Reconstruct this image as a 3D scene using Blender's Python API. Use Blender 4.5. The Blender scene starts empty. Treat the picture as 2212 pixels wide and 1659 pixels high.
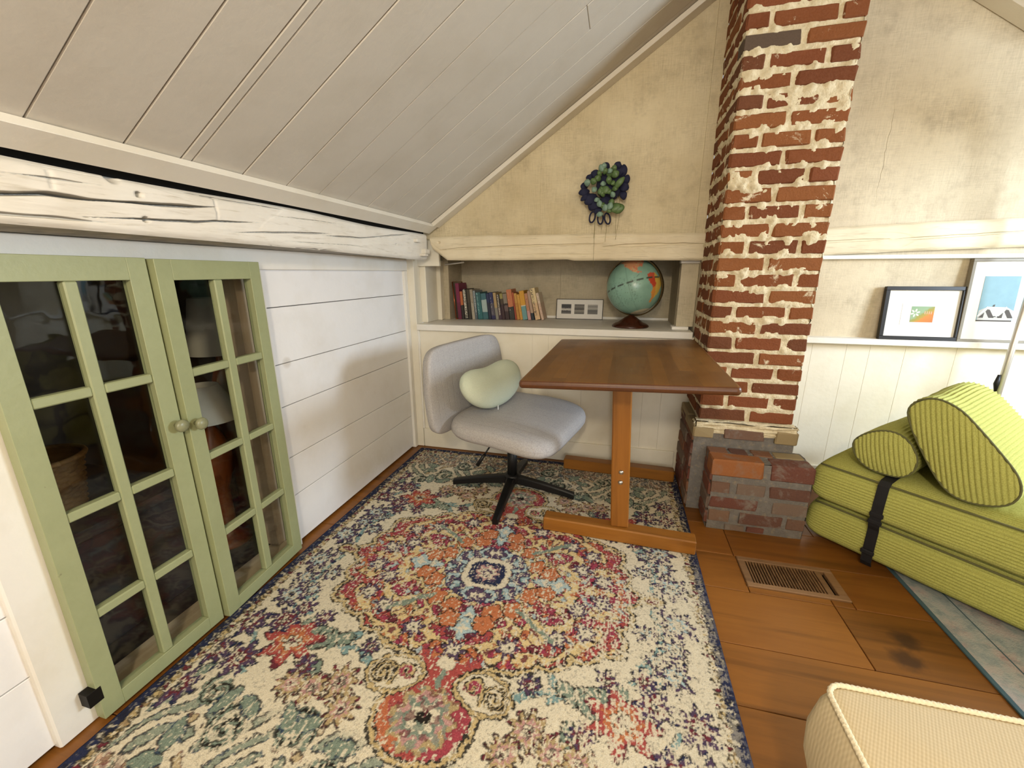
import bpy, math, random
import numpy as np
from mathutils import Vector, Matrix

S = bpy.context.scene
COL = S.collection
random.seed(7)
PI = math.pi

# ------------------------------------------------------------------ camera, world, lights, exposure
def make_camera():
    f, pitch, yaw, roll = 897.93, 0.26143, 0.24807, -0.00226
    fw = Vector((-math.sin(yaw)*math.cos(pitch), math.cos(yaw)*math.cos(pitch), -math.sin(pitch)))
    rt = Vector((math.cos(yaw), math.sin(yaw), 0)); up = rt.cross(fw)
    c, s = math.cos(roll), math.sin(roll)
    r2 = c*rt + s*up; u2 = -s*rt + c*up
    cam = bpy.data.cameras.new('camera'); o = bpy.data.objects.new('camera', cam); COL.objects.link(o)
    m = Matrix((r2, u2, -fw)).transposed().to_4x4(); m.translation = (0, 0, 1.12)
    o.matrix_world = m
    cam.sensor_fit = 'HORIZONTAL'; cam.sensor_width = 36.0; cam.lens = 36.0*f/2212.0
    cam.clip_start = 0.02; cam.clip_end = 50
    S.camera = o
make_camera()

W = bpy.data.worlds.new('world'); S.world = W; W.use_nodes = True
W.node_tree.nodes['Background'].inputs[0].default_value = (0.75, 0.85, 1.0, 1)
W.node_tree.nodes['Background'].inputs[1].default_value = 0.6

def area(name, loc, target, sx, sy, power, col):
    l = bpy.data.lights.new(name, 'AREA'); l.shape = 'RECTANGLE'; l.size = sx; l.size_y = sy
    l.energy = power; l.color = col
    o = bpy.data.objects.new(name, l); COL.objects.link(o); o.location = loc
    d = Vector(target)-Vector(loc); o.rotation_euler = d.to_track_quat('-Z', 'Y').to_euler()
    return o
def point(name, loc, power, col, r=0.06):
    l = bpy.data.lights.new(name, 'POINT'); l.energy = power; l.color = col; l.shadow_soft_size = r
    o = bpy.data.objects.new(name, l); COL.objects.link(o); o.location = loc
    return o
# daylight through the window in the right wall; the rear area light is added as general fill
area('daylight_right_window', (2.58, 1.45, 1.36), (-1.2, 1.75, 0.62), 0.60, 0.50, 42, (0.72, 0.85, 1.0))
area('rear_fill_light', (0.55, -2.52, 1.45), (0.1, 2.0, 1.0), 1.7, 1.1, 30, (0.93, 0.97, 1.0))  # added soft fill in front of the closed rear gable
# warm bulbs of the room behind the camera
point('warm_bulb_a', (0.0, -0.70, 1.68), 48, (1.0, 0.85, 0.63), 0.07)
point('warm_bulb_b', (1.25, -0.55, 1.80), 4, (1.0, 0.85, 0.62), 0.07)
S.view_settings.view_transform = 'Standard'
S.view_settings.look = 'None'
S.view_settings.gamma = 1.0
S.view_settings.exposure = 0.52
S.view_settings.use_curve_mapping = False

# ------------------------------------------------------------------ helpers: colour, materials
def s2l(c): return c/12.92 if c <= 0.04045 else ((c+0.055)/1.055)**2.4
def hexc(h):
    h = h.lstrip('#'); return tuple(s2l(int(h[i:i+2], 16)/255) for i in (0, 2, 4)) + (1.0,)

class NT:
    def __init__(s, name):
        s.m = bpy.data.materials.new(name); s.m.use_nodes = True
        s.n = s.m.node_tree.nodes; s.l = s.m.node_tree.links
        s.b = s.n['Principled BSDF']; s.out = s.n['Material Output']
    def add(s, t, **kw):
        n = s.n.new(t)
        for k, v in kw.items():
            if k.startswith('i_'):
                key = k[2:]; key = int(key) if key.isdigit() else key.replace('_', ' ')
                n.inputs[key].default_value = v
            else: setattr(n, k, v)
        return n
    def link(s, a, b): s.l.new(a, b)
    def coord(s, kind='Object', scale=(1, 1, 1), rnd=0.0, rot=(0, 0, 0)):
        """texture vector: 'Object', 'UV', 'Generated' or 'Position' (world)"""
        if kind == 'Position': o = s.add('ShaderNodeNewGeometry').outputs['Position']
        else: o = s.add('ShaderNodeTexCoord').outputs[kind]
        if rnd:
            oi = s.add('ShaderNodeObjectInfo'); ml = s.add('ShaderNodeMath', operation='MULTIPLY'); ml.inputs[1].default_value = rnd
            s.link(oi.outputs['Random'], ml.inputs[0]); ad = s.add('ShaderNodeVectorMath', operation='ADD')
            s.link(o, ad.inputs[0]); s.link(ml.outputs[0], ad.inputs[1]); o = ad.outputs[0]
        mp = s.add('ShaderNodeMapping'); mp.inputs['Scale'].default_value = scale; mp.inputs['Rotation'].default_value = rot
        s.link(o, mp.inputs['Vector']); return mp.outputs[0]
    def noise(s, vec, scale, detail=4, rough=0.55, dist=0.0):
        n = s.add('ShaderNodeTexNoise'); n.inputs['Scale'].default_value = scale; n.inputs['Detail'].default_value = detail
        n.inputs['Roughness'].default_value = rough; n.inputs['Distortion'].default_value = dist
        s.link(vec, n.inputs['Vector']); return n.outputs['Fac']
    def ramp(s, fac, stops, interp='LINEAR'):
        r = s.add('ShaderNodeValToRGB'); cr = r.color_ramp; cr.interpolation = interp
        while len(cr.elements) < len(stops): cr.elements.new(0.5)
        for e, (p, c) in zip(cr.elements, stops):
            e.position = p; e.color = c if isinstance(c, tuple) else hexc(c)
        s.link(fac, r.inputs[0]); return r.outputs[0]
    def mix(s, fac, a, b, mode='MIX'):
        m = s.add('ShaderNodeMix', data_type='RGBA', blend_type=mode)
        for sock, v in ((m.inputs[0], fac), (m.inputs[6], a), (m.inputs[7], b)):
            if isinstance(v, (int, float)): sock.default_value = v
            elif isinstance(v, tuple): sock.default_value = v
            elif isinstance(v, str): sock.default_value = hexc(v)
            else: s.link(v, sock)
        return m.outputs[2]
    def math(s, op, a, b=0.0, clamp=False):
        m = s.add('ShaderNodeMath', operation=op, use_clamp=clamp)
        for sock, v in ((m.inputs[0], a), (m.inputs[1], b)):
            if isinstance(v, (int, float)): sock.default_value = v
            else: s.link(v, sock)
        return m.outputs[0]
    def bump(s, h, strength=0.3, dist=0.01, prev=None):
        b = s.add('ShaderNodeBump'); b.inputs['Strength'].default_value = strength; b.inputs['Distance'].default_value = dist
        s.link(h, b.inputs['Height'])
        if prev is not None: s.link(prev, b.inputs['Normal'])
        return b.outputs[0]
    def fin(s, col, rough=0.6, normal=None, metal=0.0, spec=0.5):
        if isinstance(col, str): s.b.inputs['Base Color'].default_value = hexc(col)
        elif isinstance(col, tuple): s.b.inputs['Base Color'].default_value = col
        else: s.link(col, s.b.inputs['Base Color'])
        if isinstance(rough, (int, float)): s.b.inputs['Roughness'].default_value = rough
        else: s.link(rough, s.b.inputs['Roughness'])
        s.b.inputs['Metallic'].default_value = metal
        s.b.inputs['Specular IOR Level'].default_value = spec
        if normal is not None: s.link(normal, s.b.inputs['Normal'])
        return s.m
MATS = {}
def plain(name, col, rough=0.6, metal=0.0, var=0.12, scale=30.0, bump=0.0, bscale=200.0, spec=0.5, kind='Object'):
    if name in MATS: return MATS[name]
    t = NT(name); v = t.coord(kind, rnd=3.0 if kind == 'Object' else 0)
    n = t.noise(v, scale, 3)
    c = t.mix(t.math('MULTIPLY', n, var*1.6), hexc(col), tuple(x*0.45 for x in hexc(col)[:3])+(1,))
    nb = t.bump(t.noise(v, bscale, 3), bump, 0.004) if bump else None
    MATS[name] = t.fin(c, rough, nb, metal, spec); return MATS[name]

def m_white(name, col, dirt='#b9a98a', knots=True, stretch=(1, 1, 1), rough=0.5, kcol='#a8997c', ks=3.3):
    """old painted boards: slight yellowing, brush grain, pale knots"""
    t = NT(name); v = t.coord('Position', stretch); vo = t.coord('Position')
    n1 = t.noise(v, 6, 5); n2 = t.noise(v, 45, 4)
    c = t.mix(t.ramp(n1, [(0.45, (0, 0, 0, 1)), (0.85, (0.55, 0.55, 0.55, 1))]), col, dirt)
    if knots:
        vr = t.add('ShaderNodeTexVoronoi'); vr.inputs['Scale'].default_value = ks; t.link(vo, vr.inputs['Vector'])
        k = t.ramp(vr.outputs['Distance'], [(0.0, (0.55, 0.55, 0.55, 1)), (0.07, (0.3, 0.3, 0.3, 1)), (0.10, (0, 0, 0, 1))])
        c = t.mix(k, c, kcol)
    nb = t.bump(n2, 0.22, 0.004)
    return t.fin(c, rough, nb)

def m_plaster(name, c1, c2, c3):
    """whitewashed cloth-textured plaster: blotches and a fine woven streak"""
    t = NT(name); v = t.coord('Position')
    vh = t.coord('Position', (3, 3, 40)); vv = t.coord('Position', (40, 40, 3))
    big = t.noise(v, 2.2, 6, 0.65); mid = t.noise(v, 9, 6, 0.7)
    h = t.noise(vh, 6, 5, 0.7); w = t.noise(vv, 6, 5, 0.7)
    weave = t.math('ADD', t.math('MULTIPLY', h, 0.5), t.math('MULTIPLY', w, 0.5))
    base = t.mix(t.ramp(big, [(0.36, (0, 0, 0, 1)), (0.66, (1, 1, 1, 1))]), c1, c2)
    blot = t.noise(t.coord('Position', (1, 1, 1.7)), 3.4, 7, 0.68, 0.3)
    base = t.mix(t.math('MULTIPLY', t.ramp(weave, [(0.44, (0, 0, 0, 1)), (0.68, (0.8, 0.8, 0.8, 1))]), t.ramp(blot, [(0.36, (0.1, 0.1, 0.1, 1)), (0.64, (0.9, 0.9, 0.9, 1))])), base, c3)
    base = t.mix(t.ramp(mid, [(0.52, (0, 0, 0, 1)), (0.75, (0.55, 0.55, 0.55, 1))]), base, c3)
    fine = t.noise(v, 160, 3)
    nb = t.bump(t.math('ADD', t.math('MULTIPLY', fine, 0.5), weave), 0.35, 0.004)
    return t.fin(base, 0.85, nb, spec=0.2)

def m_wood(name, c1, c2, c3, axis='X', scale=1.0, rough=0.45, knots=0.0, bumps=0.15, rnd=5.0, kind='Object', spec=0.4):
    t = NT(name); st = {'X': (0.7, 9, 9), 'Y': (9, 0.7, 9), 'Z': (9, 9, 0.7)}[axis]
    v = t.coord(kind, tuple(k*scale for k in st), rnd=rnd); vo = t.coord(kind, rnd=rnd)
    n1 = t.noise(v, 1.3, 6, 0.6, 0.6); n2 = t.noise(v, 9, 4, 0.6)
    big = t.noise(vo, 2.5, 3)
    oi = t.add('ShaderNodeObjectInfo').outputs['Random']
    c = t.ramp(n1, [(0.25, c1), (0.5, c2), (0.75, c3)])
    c = t.mix(t.math('MULTIPLY', n2, 0.25), c, c3)
    hv = t.add('ShaderNodeHueSaturation'); t.link(c, hv.inputs['Color'])
    t.link(t.math('ADD', t.math('MULTIPLY', t.math('ADD', oi, big), 0.32), 0.66), hv.inputs['Value']); c = hv.outputs[0]
    if knots:
        vr = t.add('ShaderNodeTexVoronoi'); vr.inputs['Scale'].default_value = knots; t.link(vo, vr.inputs['Vector'])
        c = t.mix(t.ramp(vr.outputs['Distance'], [(0.0, (0.85, 0.85, 0.85, 1)), (0.06, (0.5, 0.5, 0.5, 1)), (0.13, (0, 0, 0, 1))]), c, '#3a2313')
    nb = t.bump(n1, bumps, 0.003)
    return t.fin(c, rough, nb, spec=spec)

# ------------------------------------------------------------------ helpers: meshes and objects
class MB:
    def __init__(s): s.v = []; s.f = []; s.uv = None
    def addv(s, pts, faces):
        o = len(s.v); s.v += [tuple(p) for p in pts]; s.f += [tuple(i+o for i in f) for f in faces]; return s
    def box(s, x0, x1, y0, y1, z0, z1, b=0.0, M=None):
        if b <= 0:
            p = [(x, y, z) for x in (x0, x1) for y in (y0, y1) for z in (z0, z1)]
            f = [(0, 1, 3, 2), (4, 6, 7, 5), (0, 4, 5, 1), (2, 3, 7, 6), (0, 2, 6, 4), (1, 5, 7, 3)]
        else:
            p = []; idx = {}
            for ix, (X, sx) in enumerate(((x0, 1), (x1, -1))):
                for iy, (Y, sy) in enumerate(((y0, 1), (y1, -1))):
                    for iz, (Z, sz) in enumerate(((z0, 1), (z1, -1))):
                        for a in range(3):
                            idx[ix, iy, iz, a] = len(p)
                            p.append((X+(0 if a == 0 else sx*b), Y+(0 if a == 1 else sy*b), Z+(0 if a == 2 else sz*b)))
            I = idx; f = []
            f += [(I[0,0,0,0], I[0,0,1,0], I[0,1,1,0], I[0,1,0,0]), (I[1,0,0,0], I[1,1,0,0], I[1,1,1,0], I[1,0,1,0])]
            f += [(I[0,0,0,1], I[1,0,0,1], I[1,0,1,1], I[0,0,1,1]), (I[0,1,0,1], I[0,1,1,1], I[1,1,1,1], I[1,1,0,1])]
            f += [(I[0,0,0,2], I[0,1,0,2], I[1,1,0,2], I[1,0,0,2]), (I[0,0,1,2], I[1,0,1,2], I[1,1,1,2], I[0,1,1,2])]
            for iy in (0, 1):
                for iz in (0, 1): f.append((I[0,iy,iz,1], I[1,iy,iz,1], I[1,iy,iz,2], I[0,iy,iz,2]))
            for ix in (0, 1):
                for iz in (0, 1): f.append((I[ix,0,iz,0], I[ix,1,iz,0], I[ix,1,iz,2], I[ix,0,iz,2]))
            for ix in (0, 1):
                for iy in (0, 1): f.append((I[ix,iy,0,0], I[ix,iy,1,0], I[ix,iy,1,1], I[ix,iy,0,1]))
            for ix in (0, 1):
                for iy in (0, 1):
                    for iz in (0, 1): f.append((I[ix,iy,iz,0], I[ix,iy,iz,1], I[ix,iy,iz,2]))
        if M is not None: p = [tuple(M @ Vector(q)) for q in p]
        return s.addv(p, f)
    def prism(s, poly, d0, d1, fn):
        """extrude a 2-D polygon; fn(a, b, d) -> xyz"""
        n = len(poly); p = [fn(a, b, d0) for a, b in poly] + [fn(a, b, d1) for a, b in poly]
        f = [tuple(range(n)), tuple(range(2*n-1, n-1, -1))] + [(i, n+i, n+(i+1) % n, (i+1) % n) for i in range(n)]
        return s.addv(p, f)
    def rings(s, rings, close=True, cap0=True, cap1=True):
        n = len(rings[0]); o = len(s.v)
        for r in rings: s.v += [tuple(q) for q in r]
        for k in range(len(rings)-1):
            for i in range(n if close else n-1):
                j = (i+1) % n; a = o+k*n
                s.f.append((a+i, a+j, a+n+j, a+n+i))
        if cap0: s.f.append(tuple(o+i for i in range(n))[::-1])
        if cap1: s.f.append(tuple(o+(len(rings)-1)*n+i for i in range(n)))
        return s
    def tube(s, pts, r, n=10, cap=True):
        pts = [Vector(p) for p in pts]; rr = r if isinstance(r, (list, tuple)) else [r]*len(pts)
        rings = []; prev = None
        for i, p in enumerate(pts):
            t = (pts[min(i+1, len(pts)-1)]-pts[max(i-1, 0)]).normalized()
            if prev is None:
                a = t.orthogonal().normalized()
            else:
                a = (prev - t*prev.dot(t)); a = a.normalized() if a.length > 1e-6 else t.orthogonal().normalized()
            prev = a; b = t.cross(a)
            rings.append([p+(a*math.cos(2*PI*k/n)+b*math.sin(2*PI*k/n))*rr[i] for k in range(n)])
        return s.rings(rings, True, cap, cap)
    def lathe(s, prof, n=32, c=(0, 0, 0), sx=1.0, sy=1.0):
        rings = [[(c[0]+r*sx*math.cos(2*PI*k/n), c[1]+r*sy*math.sin(2*PI*k/n), c[2]+z) for k in range(n)] for r, z in prof]
        return s.rings(rings, True, True, True)
    def sphere(s, c, r, nu=16, nv=10, sc=(1, 1, 1), M=None):
        rings = []
        for j in range(1, nv):
            t = PI*j/nv
            rings.append([(c[0]+r*sc[0]*math.sin(t)*math.cos(2*PI*k/nu), c[1]+r*sc[1]*math.sin(t)*math.sin(2*PI*k/nu), c[2]-r*sc[2]*math.cos(t)) for k in range(nu)])
        if M is not None: rings = [[tuple(M @ Vector(q)) for q in g] for g in rings]
        return s.rings(rings)
    def mesh(s, name, mat, smooth=False):
        me = bpy.data.meshes.new(name); me.from_pydata(s.v, [], s.f); me.validate(clean_customdata=False)
        import bmesh as _b
        bm = _b.new(); bm.from_mesh(me); _b.ops.recalc_face_normals(bm, faces=bm.faces); bm.to_mesh(me); bm.free()
        if smooth: me.polygons.foreach_set('use_smooth', [True]*len(me.polygons))
        if mat is not None: me.materials.append(mat)
        return me
    def build(s, name, mat, parent=None, smooth=False, world=True):
        if world and parent is not None:
            q = Vector((0, 0, 0)); p = parent
            while p is not None: q += p.location; p = p.parent
            s.v = [(a-q.x, b-q.y, c-q.z) for a, b, c in s.v]
        return link(name, s.mesh(name, mat, smooth), parent)
def link(name, me, parent=None):
    o = bpy.data.objects.new(name, me); COL.objects.link(o)
    if parent is not None: o.parent = parent
    return o
def tag(o, label=None, cat=None, group=None, kind=None):
    if label: o['label'] = label
    if cat: o['category'] = cat
    if group: o['group'] = group
    if kind: o['kind'] = kind
    return o
def root(name, loc, label=None, cat=None, group=None, kind=None, rz=0.0):
    o = bpy.data.objects.new(name, None); COL.objects.link(o); o.location = loc; o.rotation_euler = (0, 0, rz)
    o.empty_display_size = 0.1
    return tag(o, label, cat, group, kind)
def B(name, mat, parent, x0, x1, y0, y1, z0, z1, b=0.0, world=True):
    return MB().box(x0, x1, y0, y1, z0, z1, b).build(name, mat, parent, world=world)
def bevel_mod(o, w, seg=2):
    m = o.modifiers.new('bevel', 'BEVEL'); m.width = w; m.segments = seg; m.limit_method = 'ANGLE'
# lattice value noise for shapes and colour attributes
class VN:
    def __init__(s, seed, n=256): s.g = np.random.default_rng(seed).random((n, n)); s.n = n
    def __call__(s, x, y):
        xi = np.floor(x).astype(int); yi = np.floor(y).astype(int); fx = x-xi; fy = y-yi
        fx = fx*fx*(3-2*fx); fy = fy*fy*(3-2*fy); n = s.n; g = s.g
        a = g[xi % n, yi % n]; b = g[(xi+1) % n, yi % n]; c = g[xi % n, (yi+1) % n]; d = g[(xi+1) % n, (yi+1) % n]
        return (a*(1-fx)+b*fx)*(1-fy)+(c*(1-fx)+d*fx)*fy
    def fbm(s, x, y, o=4, r=0.5):
        t = 0; a = 1; k = 0
        for i in range(o): t = t+a*s(x*2**i+17.3*i, y*2**i-9.1*i); k += a; a *= r
        return t/k
def grid_mesh(name, X, Y, Z, mat, smooth=True):
    """quad grid from 2-D arrays"""
    nu, nv = X.shape; co = np.stack([X, Y, Z], -1).reshape(-1, 3).astype(np.float32)
    idx = np.arange(nu*nv).reshape(nu, nv)
    q = np.stack([idx[:-1, :-1], idx[1:, :-1], idx[1:, 1:], idx[:-1, 1:]], -1).reshape(-1, 4)
    me = bpy.data.meshes.new(name); me.vertices.add(len(co)); me.vertices.foreach_set('co', co.ravel())
    me.loops.add(q.size); me.loops.foreach_set('vertex_index', q.ravel().astype(np.int32))
    me.polygons.add(len(q)); me.polygons.foreach_set('loop_start', np.arange(0, q.size, 4, dtype=np.int32))
    me.polygons.foreach_set('loop_total', np.full(len(q), 4, dtype=np.int32))
    if smooth: me.polygons.foreach_set('use_smooth', np.ones(len(q), dtype=bool))
    me.update(); me.materials.append(mat); return me
def color_attr(me, rgb):
    a = me.color_attributes.new('paint', 'FLOAT_COLOR', 'POINT')
    c = np.ones((len(me.vertices), 4), np.float32); c[:, :3] = rgb.reshape(-1, 3); a.data.foreach_set('color', c.ravel())
def np_lin(h): return np.array(hexc(h)[:3])
def m_attr(name, rough=0.9, bump_scale=0, bump=0.0, spec=0.2, fuzz=0.0):
    t = NT(name); a = t.add('ShaderNodeAttribute'); a.attribute_name = 'paint'; c = a.outputs['Color']
    nb = None
    if fuzz:
        v = t.coord('Object'); n = t.noise(v, 420, 3, 0.7)
        c = t.mix(fuzz, c, t.ramp(n, [(0.3, (0.12, 0.11, 0.09, 1)), (0.5, (0.5, 0.5, 0.5, 1)), (0.72, (0.95, 0.93, 0.88, 1))]), 'OVERLAY')
        nb = t.bump(n, bump, 0.006)
    elif bump: nb = t.bump(t.noise(t.coord('Object'), bump_scale, 3), bump, 0.004)
    return t.fin(c, rough, nb, spec=spec)
# ------------------------------------------------------------------ the room: materials
M_FLOOR = m_floor = m_wood('floor_pine', '#78491b', '#8b5822', '#5c3814', 'X', 1.0, 0.38, knots=2.3, bumps=0.12)
M_WALLW = m_white('white_boards', '#ebe9e6', '#d8d2c6')
M_TRIMW = m_white('white_trim', '#e8e4da', '#d3c8ae', knots=False)
M_CREAM = m_white('cream_boards', '#e8e1ce', '#d3c8ab', knots=False)
M_CEIL = m_white('ceiling_boards', '#c4bcad', '#b3a997', rough=0.55, kcol='#8a7d62', ks=2.6)
M_CTRIM = m_white('ceiling_trim', '#ddd6c6', '#c8bda4', knots=False)
M_PLAS = m_plaster('cloth_plaster', '#dccfae', '#cabb98', '#9d8f74')
M_PLAS2 = m_plaster('cloth_plaster_pale', '#d8cbaf', '#c5b79c', '#9d907a')
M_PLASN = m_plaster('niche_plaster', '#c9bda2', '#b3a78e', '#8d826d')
M_DARK = plain('dark_gap', '#1a1612', 0.95)
M_RAW = m_wood('raw_stud', '#d2c0a4', '#c2ad92', '#a08a70', 'Z', 1.0, 0.75, knots=5.0, kind='Object')
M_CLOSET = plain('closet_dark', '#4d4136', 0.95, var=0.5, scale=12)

def struct(name, loc=(0, 0, 0)): return root(name, loc, kind='structure')

# ------------------------------------------------------------------ floor: wide pine boards running along X
FL = struct('floor')
ys = [-2.6, -2.3, -2.02, -1.76, -1.5, -1.24, -0.98, -0.74, -0.5, -0.27, -0.05, 0.14, 0.34, 0.55, 0.765, 0.976, 1.182, 1.432, 1.64, 1.86, 2.09, 2.36, 2.6]
REG = (0.525, 0.857, 1.462, 1.632)
def m_knotty():
    M2 = M_FLOOR.copy(); M2.name = 'floor_pine_knotty'; nt = M2.node_tree; bs = nt.nodes['Principled BSDF']; src = bs.inputs['Base Color'].links[0].from_socket
    g_ = nt.nodes.new('ShaderNodeNewGeometry'); last = src
    for kx, ky, kr in ((0.940, 1.325, 0.030), (0.900, 1.245, 0.034)):
        d_ = nt.nodes.new('ShaderNodeVectorMath'); d_.operation = 'DISTANCE'; nt.links.new(g_.outputs['Position'], d_.inputs[0]); d_.inputs[1].default_value = (kx, ky, 0)
        no = nt.nodes.new('ShaderNodeTexNoise'); no.inputs['Scale'].default_value = 40; nt.links.new(g_.outputs['Position'], no.inputs['Vector'])
        ma = nt.nodes.new('ShaderNodeMath'); ma.operation = 'MULTIPLY_ADD'; nt.links.new(no.outputs['Fac'], ma.inputs[0]); ma.inputs[1].default_value = -0.035; nt.links.new(d_.outputs['Value'], ma.inputs[2])
        mr = nt.nodes.new('ShaderNodeMapRange'); nt.links.new(ma.outputs[0], mr.inputs[0]); mr.inputs[1].default_value = kr*0.1; mr.inputs[2].default_value = kr; mr.inputs[3].default_value = 0.8; mr.inputs[4].default_value = 0.0
        mx = nt.nodes.new('ShaderNodeMix'); mx.data_type = 'RGBA'; nt.links.new(mr.outputs[0], mx.inputs[0]); nt.links.new(last, mx.inputs[6]); mx.inputs[7].default_value = hexc('#3a2415'); last = mx.outputs[2]
    nt.links.new(last, bs.inputs['Base Color']); return M2
M_FLOOR2 = m_knotty()
def board(x0, x1, y0, y1):
    B('floor_board', M_FLOOR2 if (x0 > 0.7 and 1.1 < y0 < 1.3) else M_FLOOR, FL, x0+0.0012, x1-0.0012, y0+0.0012, y1-0.0012, -0.025, 0.0, 0.0014)
for y0, y1 in zip(ys[:-1], ys[1:]):
    if abs(y0-1.432) < 1e-3:
        board(-1.34, REG[0], y0, y1); board(REG[1], 2.7, y0, y1)
        board(REG[0], 0.79, y0, REG[2]); board(0.79, REG[1], y0, REG[2]); board(REG[0], REG[1], REG[3], y1)
        continue
    cuts = {1.182: [0.79], 1.64: [0.519], 0.976: [-0.5, 1.9], 0.765: [1.3]}.get(round(y0, 3), [random.uniform(-0.9, 2.2)])
    xs = [-1.34]+cuts+[2.7]
    for x0, x1 in zip(xs[:-1], xs[1:]): board(x0, x1, y0, y1)
B('subfloor', M_DARK, FL, -2.4, 2.7, -2.6, 2.95, -0.16, -0.10)

# ------------------------------------------------------------------ left knee wall
WL = struct('wall_left')
XF, XP = -1.246, -1.262
B('backing', M_DARK, WL, -1.30, -1.282, -2.6, 0.50, 0, 1.2)
B('backing', M_DARK, WL, -1.30, -1.282, 1.262, 2.36, 0, 1.2)
zs = [0.012, 0.223, 0.391, 0.607, 0.777, 0.995, 1.16]
for z0, z1 in zip(zs[:-1], zs[1:]):
    B('plank', M_WALLW, WL, -1.281, XP, 1.255, 2.34, z0+0.0015, z1-0.0015, 0.0015)
    B('plank', M_WALLW, WL, -1.281, XP, -2.6, 0.47, z0+0.0015, z1-0.0015, 0.0015)
B('top_rail', M_TRIMW, WL, -1.30, XF, -2.6, 2.40, 1.133, 1.203, 0.002)
B('stile', M_TRIMW, WL, -1.281, XF, 2.322, 2.356, 0.003, 1.132, 0.0015)
B('stile', M_TRIMW, WL, -1.281, XF, 1.247, 1.273, 0.003, 1.132, 0.0015)
B('casing', M_TRIMW, WL, -1.281, XF, 0.455, 0.545, 0.003, 1.132, 0.004)
B('jamb', M_TRIMW, WL, -1.36, -1.282, 0.500, 0.545, 0.003, 1.132)
B('jamb', M_TRIMW, WL, -1.30, -1.282, 1.247, 1.262, 0.003, 1.132)
# corner post at the back end of the knee wall and the stepped posts of the niche
B('corner_post', M_CREAM, WL, -1.30, -1.203, 2.357, 2.435, 0.003, 1.2, 0.002)
B('corner_post', M_CREAM, WL, -1.30, -1.166, 2.437, 2.60, 0.816, 1.2, 0.003)
B('corner_post', M_CREAM, WL, -1.30, -1.140, 2.602, 2.655, 0.816, 1.2, 0.003)

# hewn beam that lies on the knee wall
def hewn(name, mat, parent, n, L, z0f, z1f, frame, cracks, holes, seed, depth, dl=0.0045, nz=120, amp=0.006, notches=()):
    """front face = displaced grid over (length, height); frame(l, z, out) -> xyz; body closed behind"""
    vn = VN(seed); l = np.linspace(L[0], L[1], int((L[1]-L[0])/dl)); t = np.linspace(0, 1, nz)
    lo = np.array([z0f(a) for a in l]); hi = np.array([z1f(a) for a in l])
    Lg = np.repeat(l[:, None], nz, 1); Z = lo[:, None]+(hi-lo)[:, None]*t[None]
    out = amp*(vn.fbm(Lg*2.2, Z*9, 4)-0.5)*2 + 0.0035*(vn.fbm(Lg*9+5, Z*70, 3)-0.5)
    out += 0.004*np.floor(3*vn.fbm(Lg*2.7+40, Z*6+9, 2))/3                      # adze facets
    edge = np.minimum(t, 1-t)[None]*(hi-lo)[:, None]
    out -= 0.010*np.exp(-(edge/0.007)**1.3)                                       # rounded arrises
    for pts, w, d in cracks:
        px = [p[0] for p in pts]; pz = [p[1] for p in pts]
        zc = np.interp(l, px, pz)+0.0025*(vn.fbm(l*14, l*0+seed, 3)-0.5)
        m = ((l > px[0]) & (l < px[-1])).astype(float)
        ww = w*np.clip(np.minimum(l-px[0], px[-1]-l)/0.10, 0.15, 1)*(0.45+1.1*vn.fbm(l*8+3, l*0, 2))
        out -= d*m[:, None]*np.exp(-((Z-zc[:, None])/np.maximum(ww, 1e-4)[:, None])**2)
    for hl, hz, r, d in holes: out -= d*np.exp(-(((Lg-hl)**2+(Z-hz)**2)/r**2)**2)
    for nl, za, zb, d in notches: out -= d*np.exp(-((Lg-nl)/0.0024)**2)*((Z > za) & (Z < zb))
    P = np.stack(frame(Lg, Z, out), -1)
    me = grid_mesh(name, P[..., 0], P[..., 1], P[..., 2], mat)
    return link(name, me, parent)
def m_beam(name, c1, c2, weather):
    t = NT(name); v = t.coord('Position'); vs = t.coord('Position', (1.2, 1.2, 14))
    n = t.noise(v, 5, 5); g = t.noise(vs, 6, 5, 0.65)
    geo = t.add('ShaderNodeNewGeometry'); sx = t.add('ShaderNodeSeparateXYZ'); t.link(geo.outputs['Normal'], sx.inputs[0])
    c = t.mix(t.ramp(n, [(0.4, (0, 0, 0, 1)), (0.75, (1, 1, 1, 1))]), c1, c2)
    c = t.mix(t.ramp(g, [(0.56, (0, 0, 0, 1)), (0.72, (0.5, 0.5, 0.5, 1))]), c, '#a4977b')
    # paint is worn off the underside, which shows grey weathered wood
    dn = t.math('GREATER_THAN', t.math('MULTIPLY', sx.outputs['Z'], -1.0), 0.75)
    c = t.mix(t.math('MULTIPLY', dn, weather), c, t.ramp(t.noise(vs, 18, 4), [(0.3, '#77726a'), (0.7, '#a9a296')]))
    return t.fin(c, 0.7, t.bump(g, 0.25, 0.003))
M_BEAM = m_beam('painted_beam', '#e2dccf', '#d5ccba', 0.9)
M_BEAM2 = m_beam('painted_beam_warm', '#dfd3b6', '#cfc0a0', 0.2)

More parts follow.
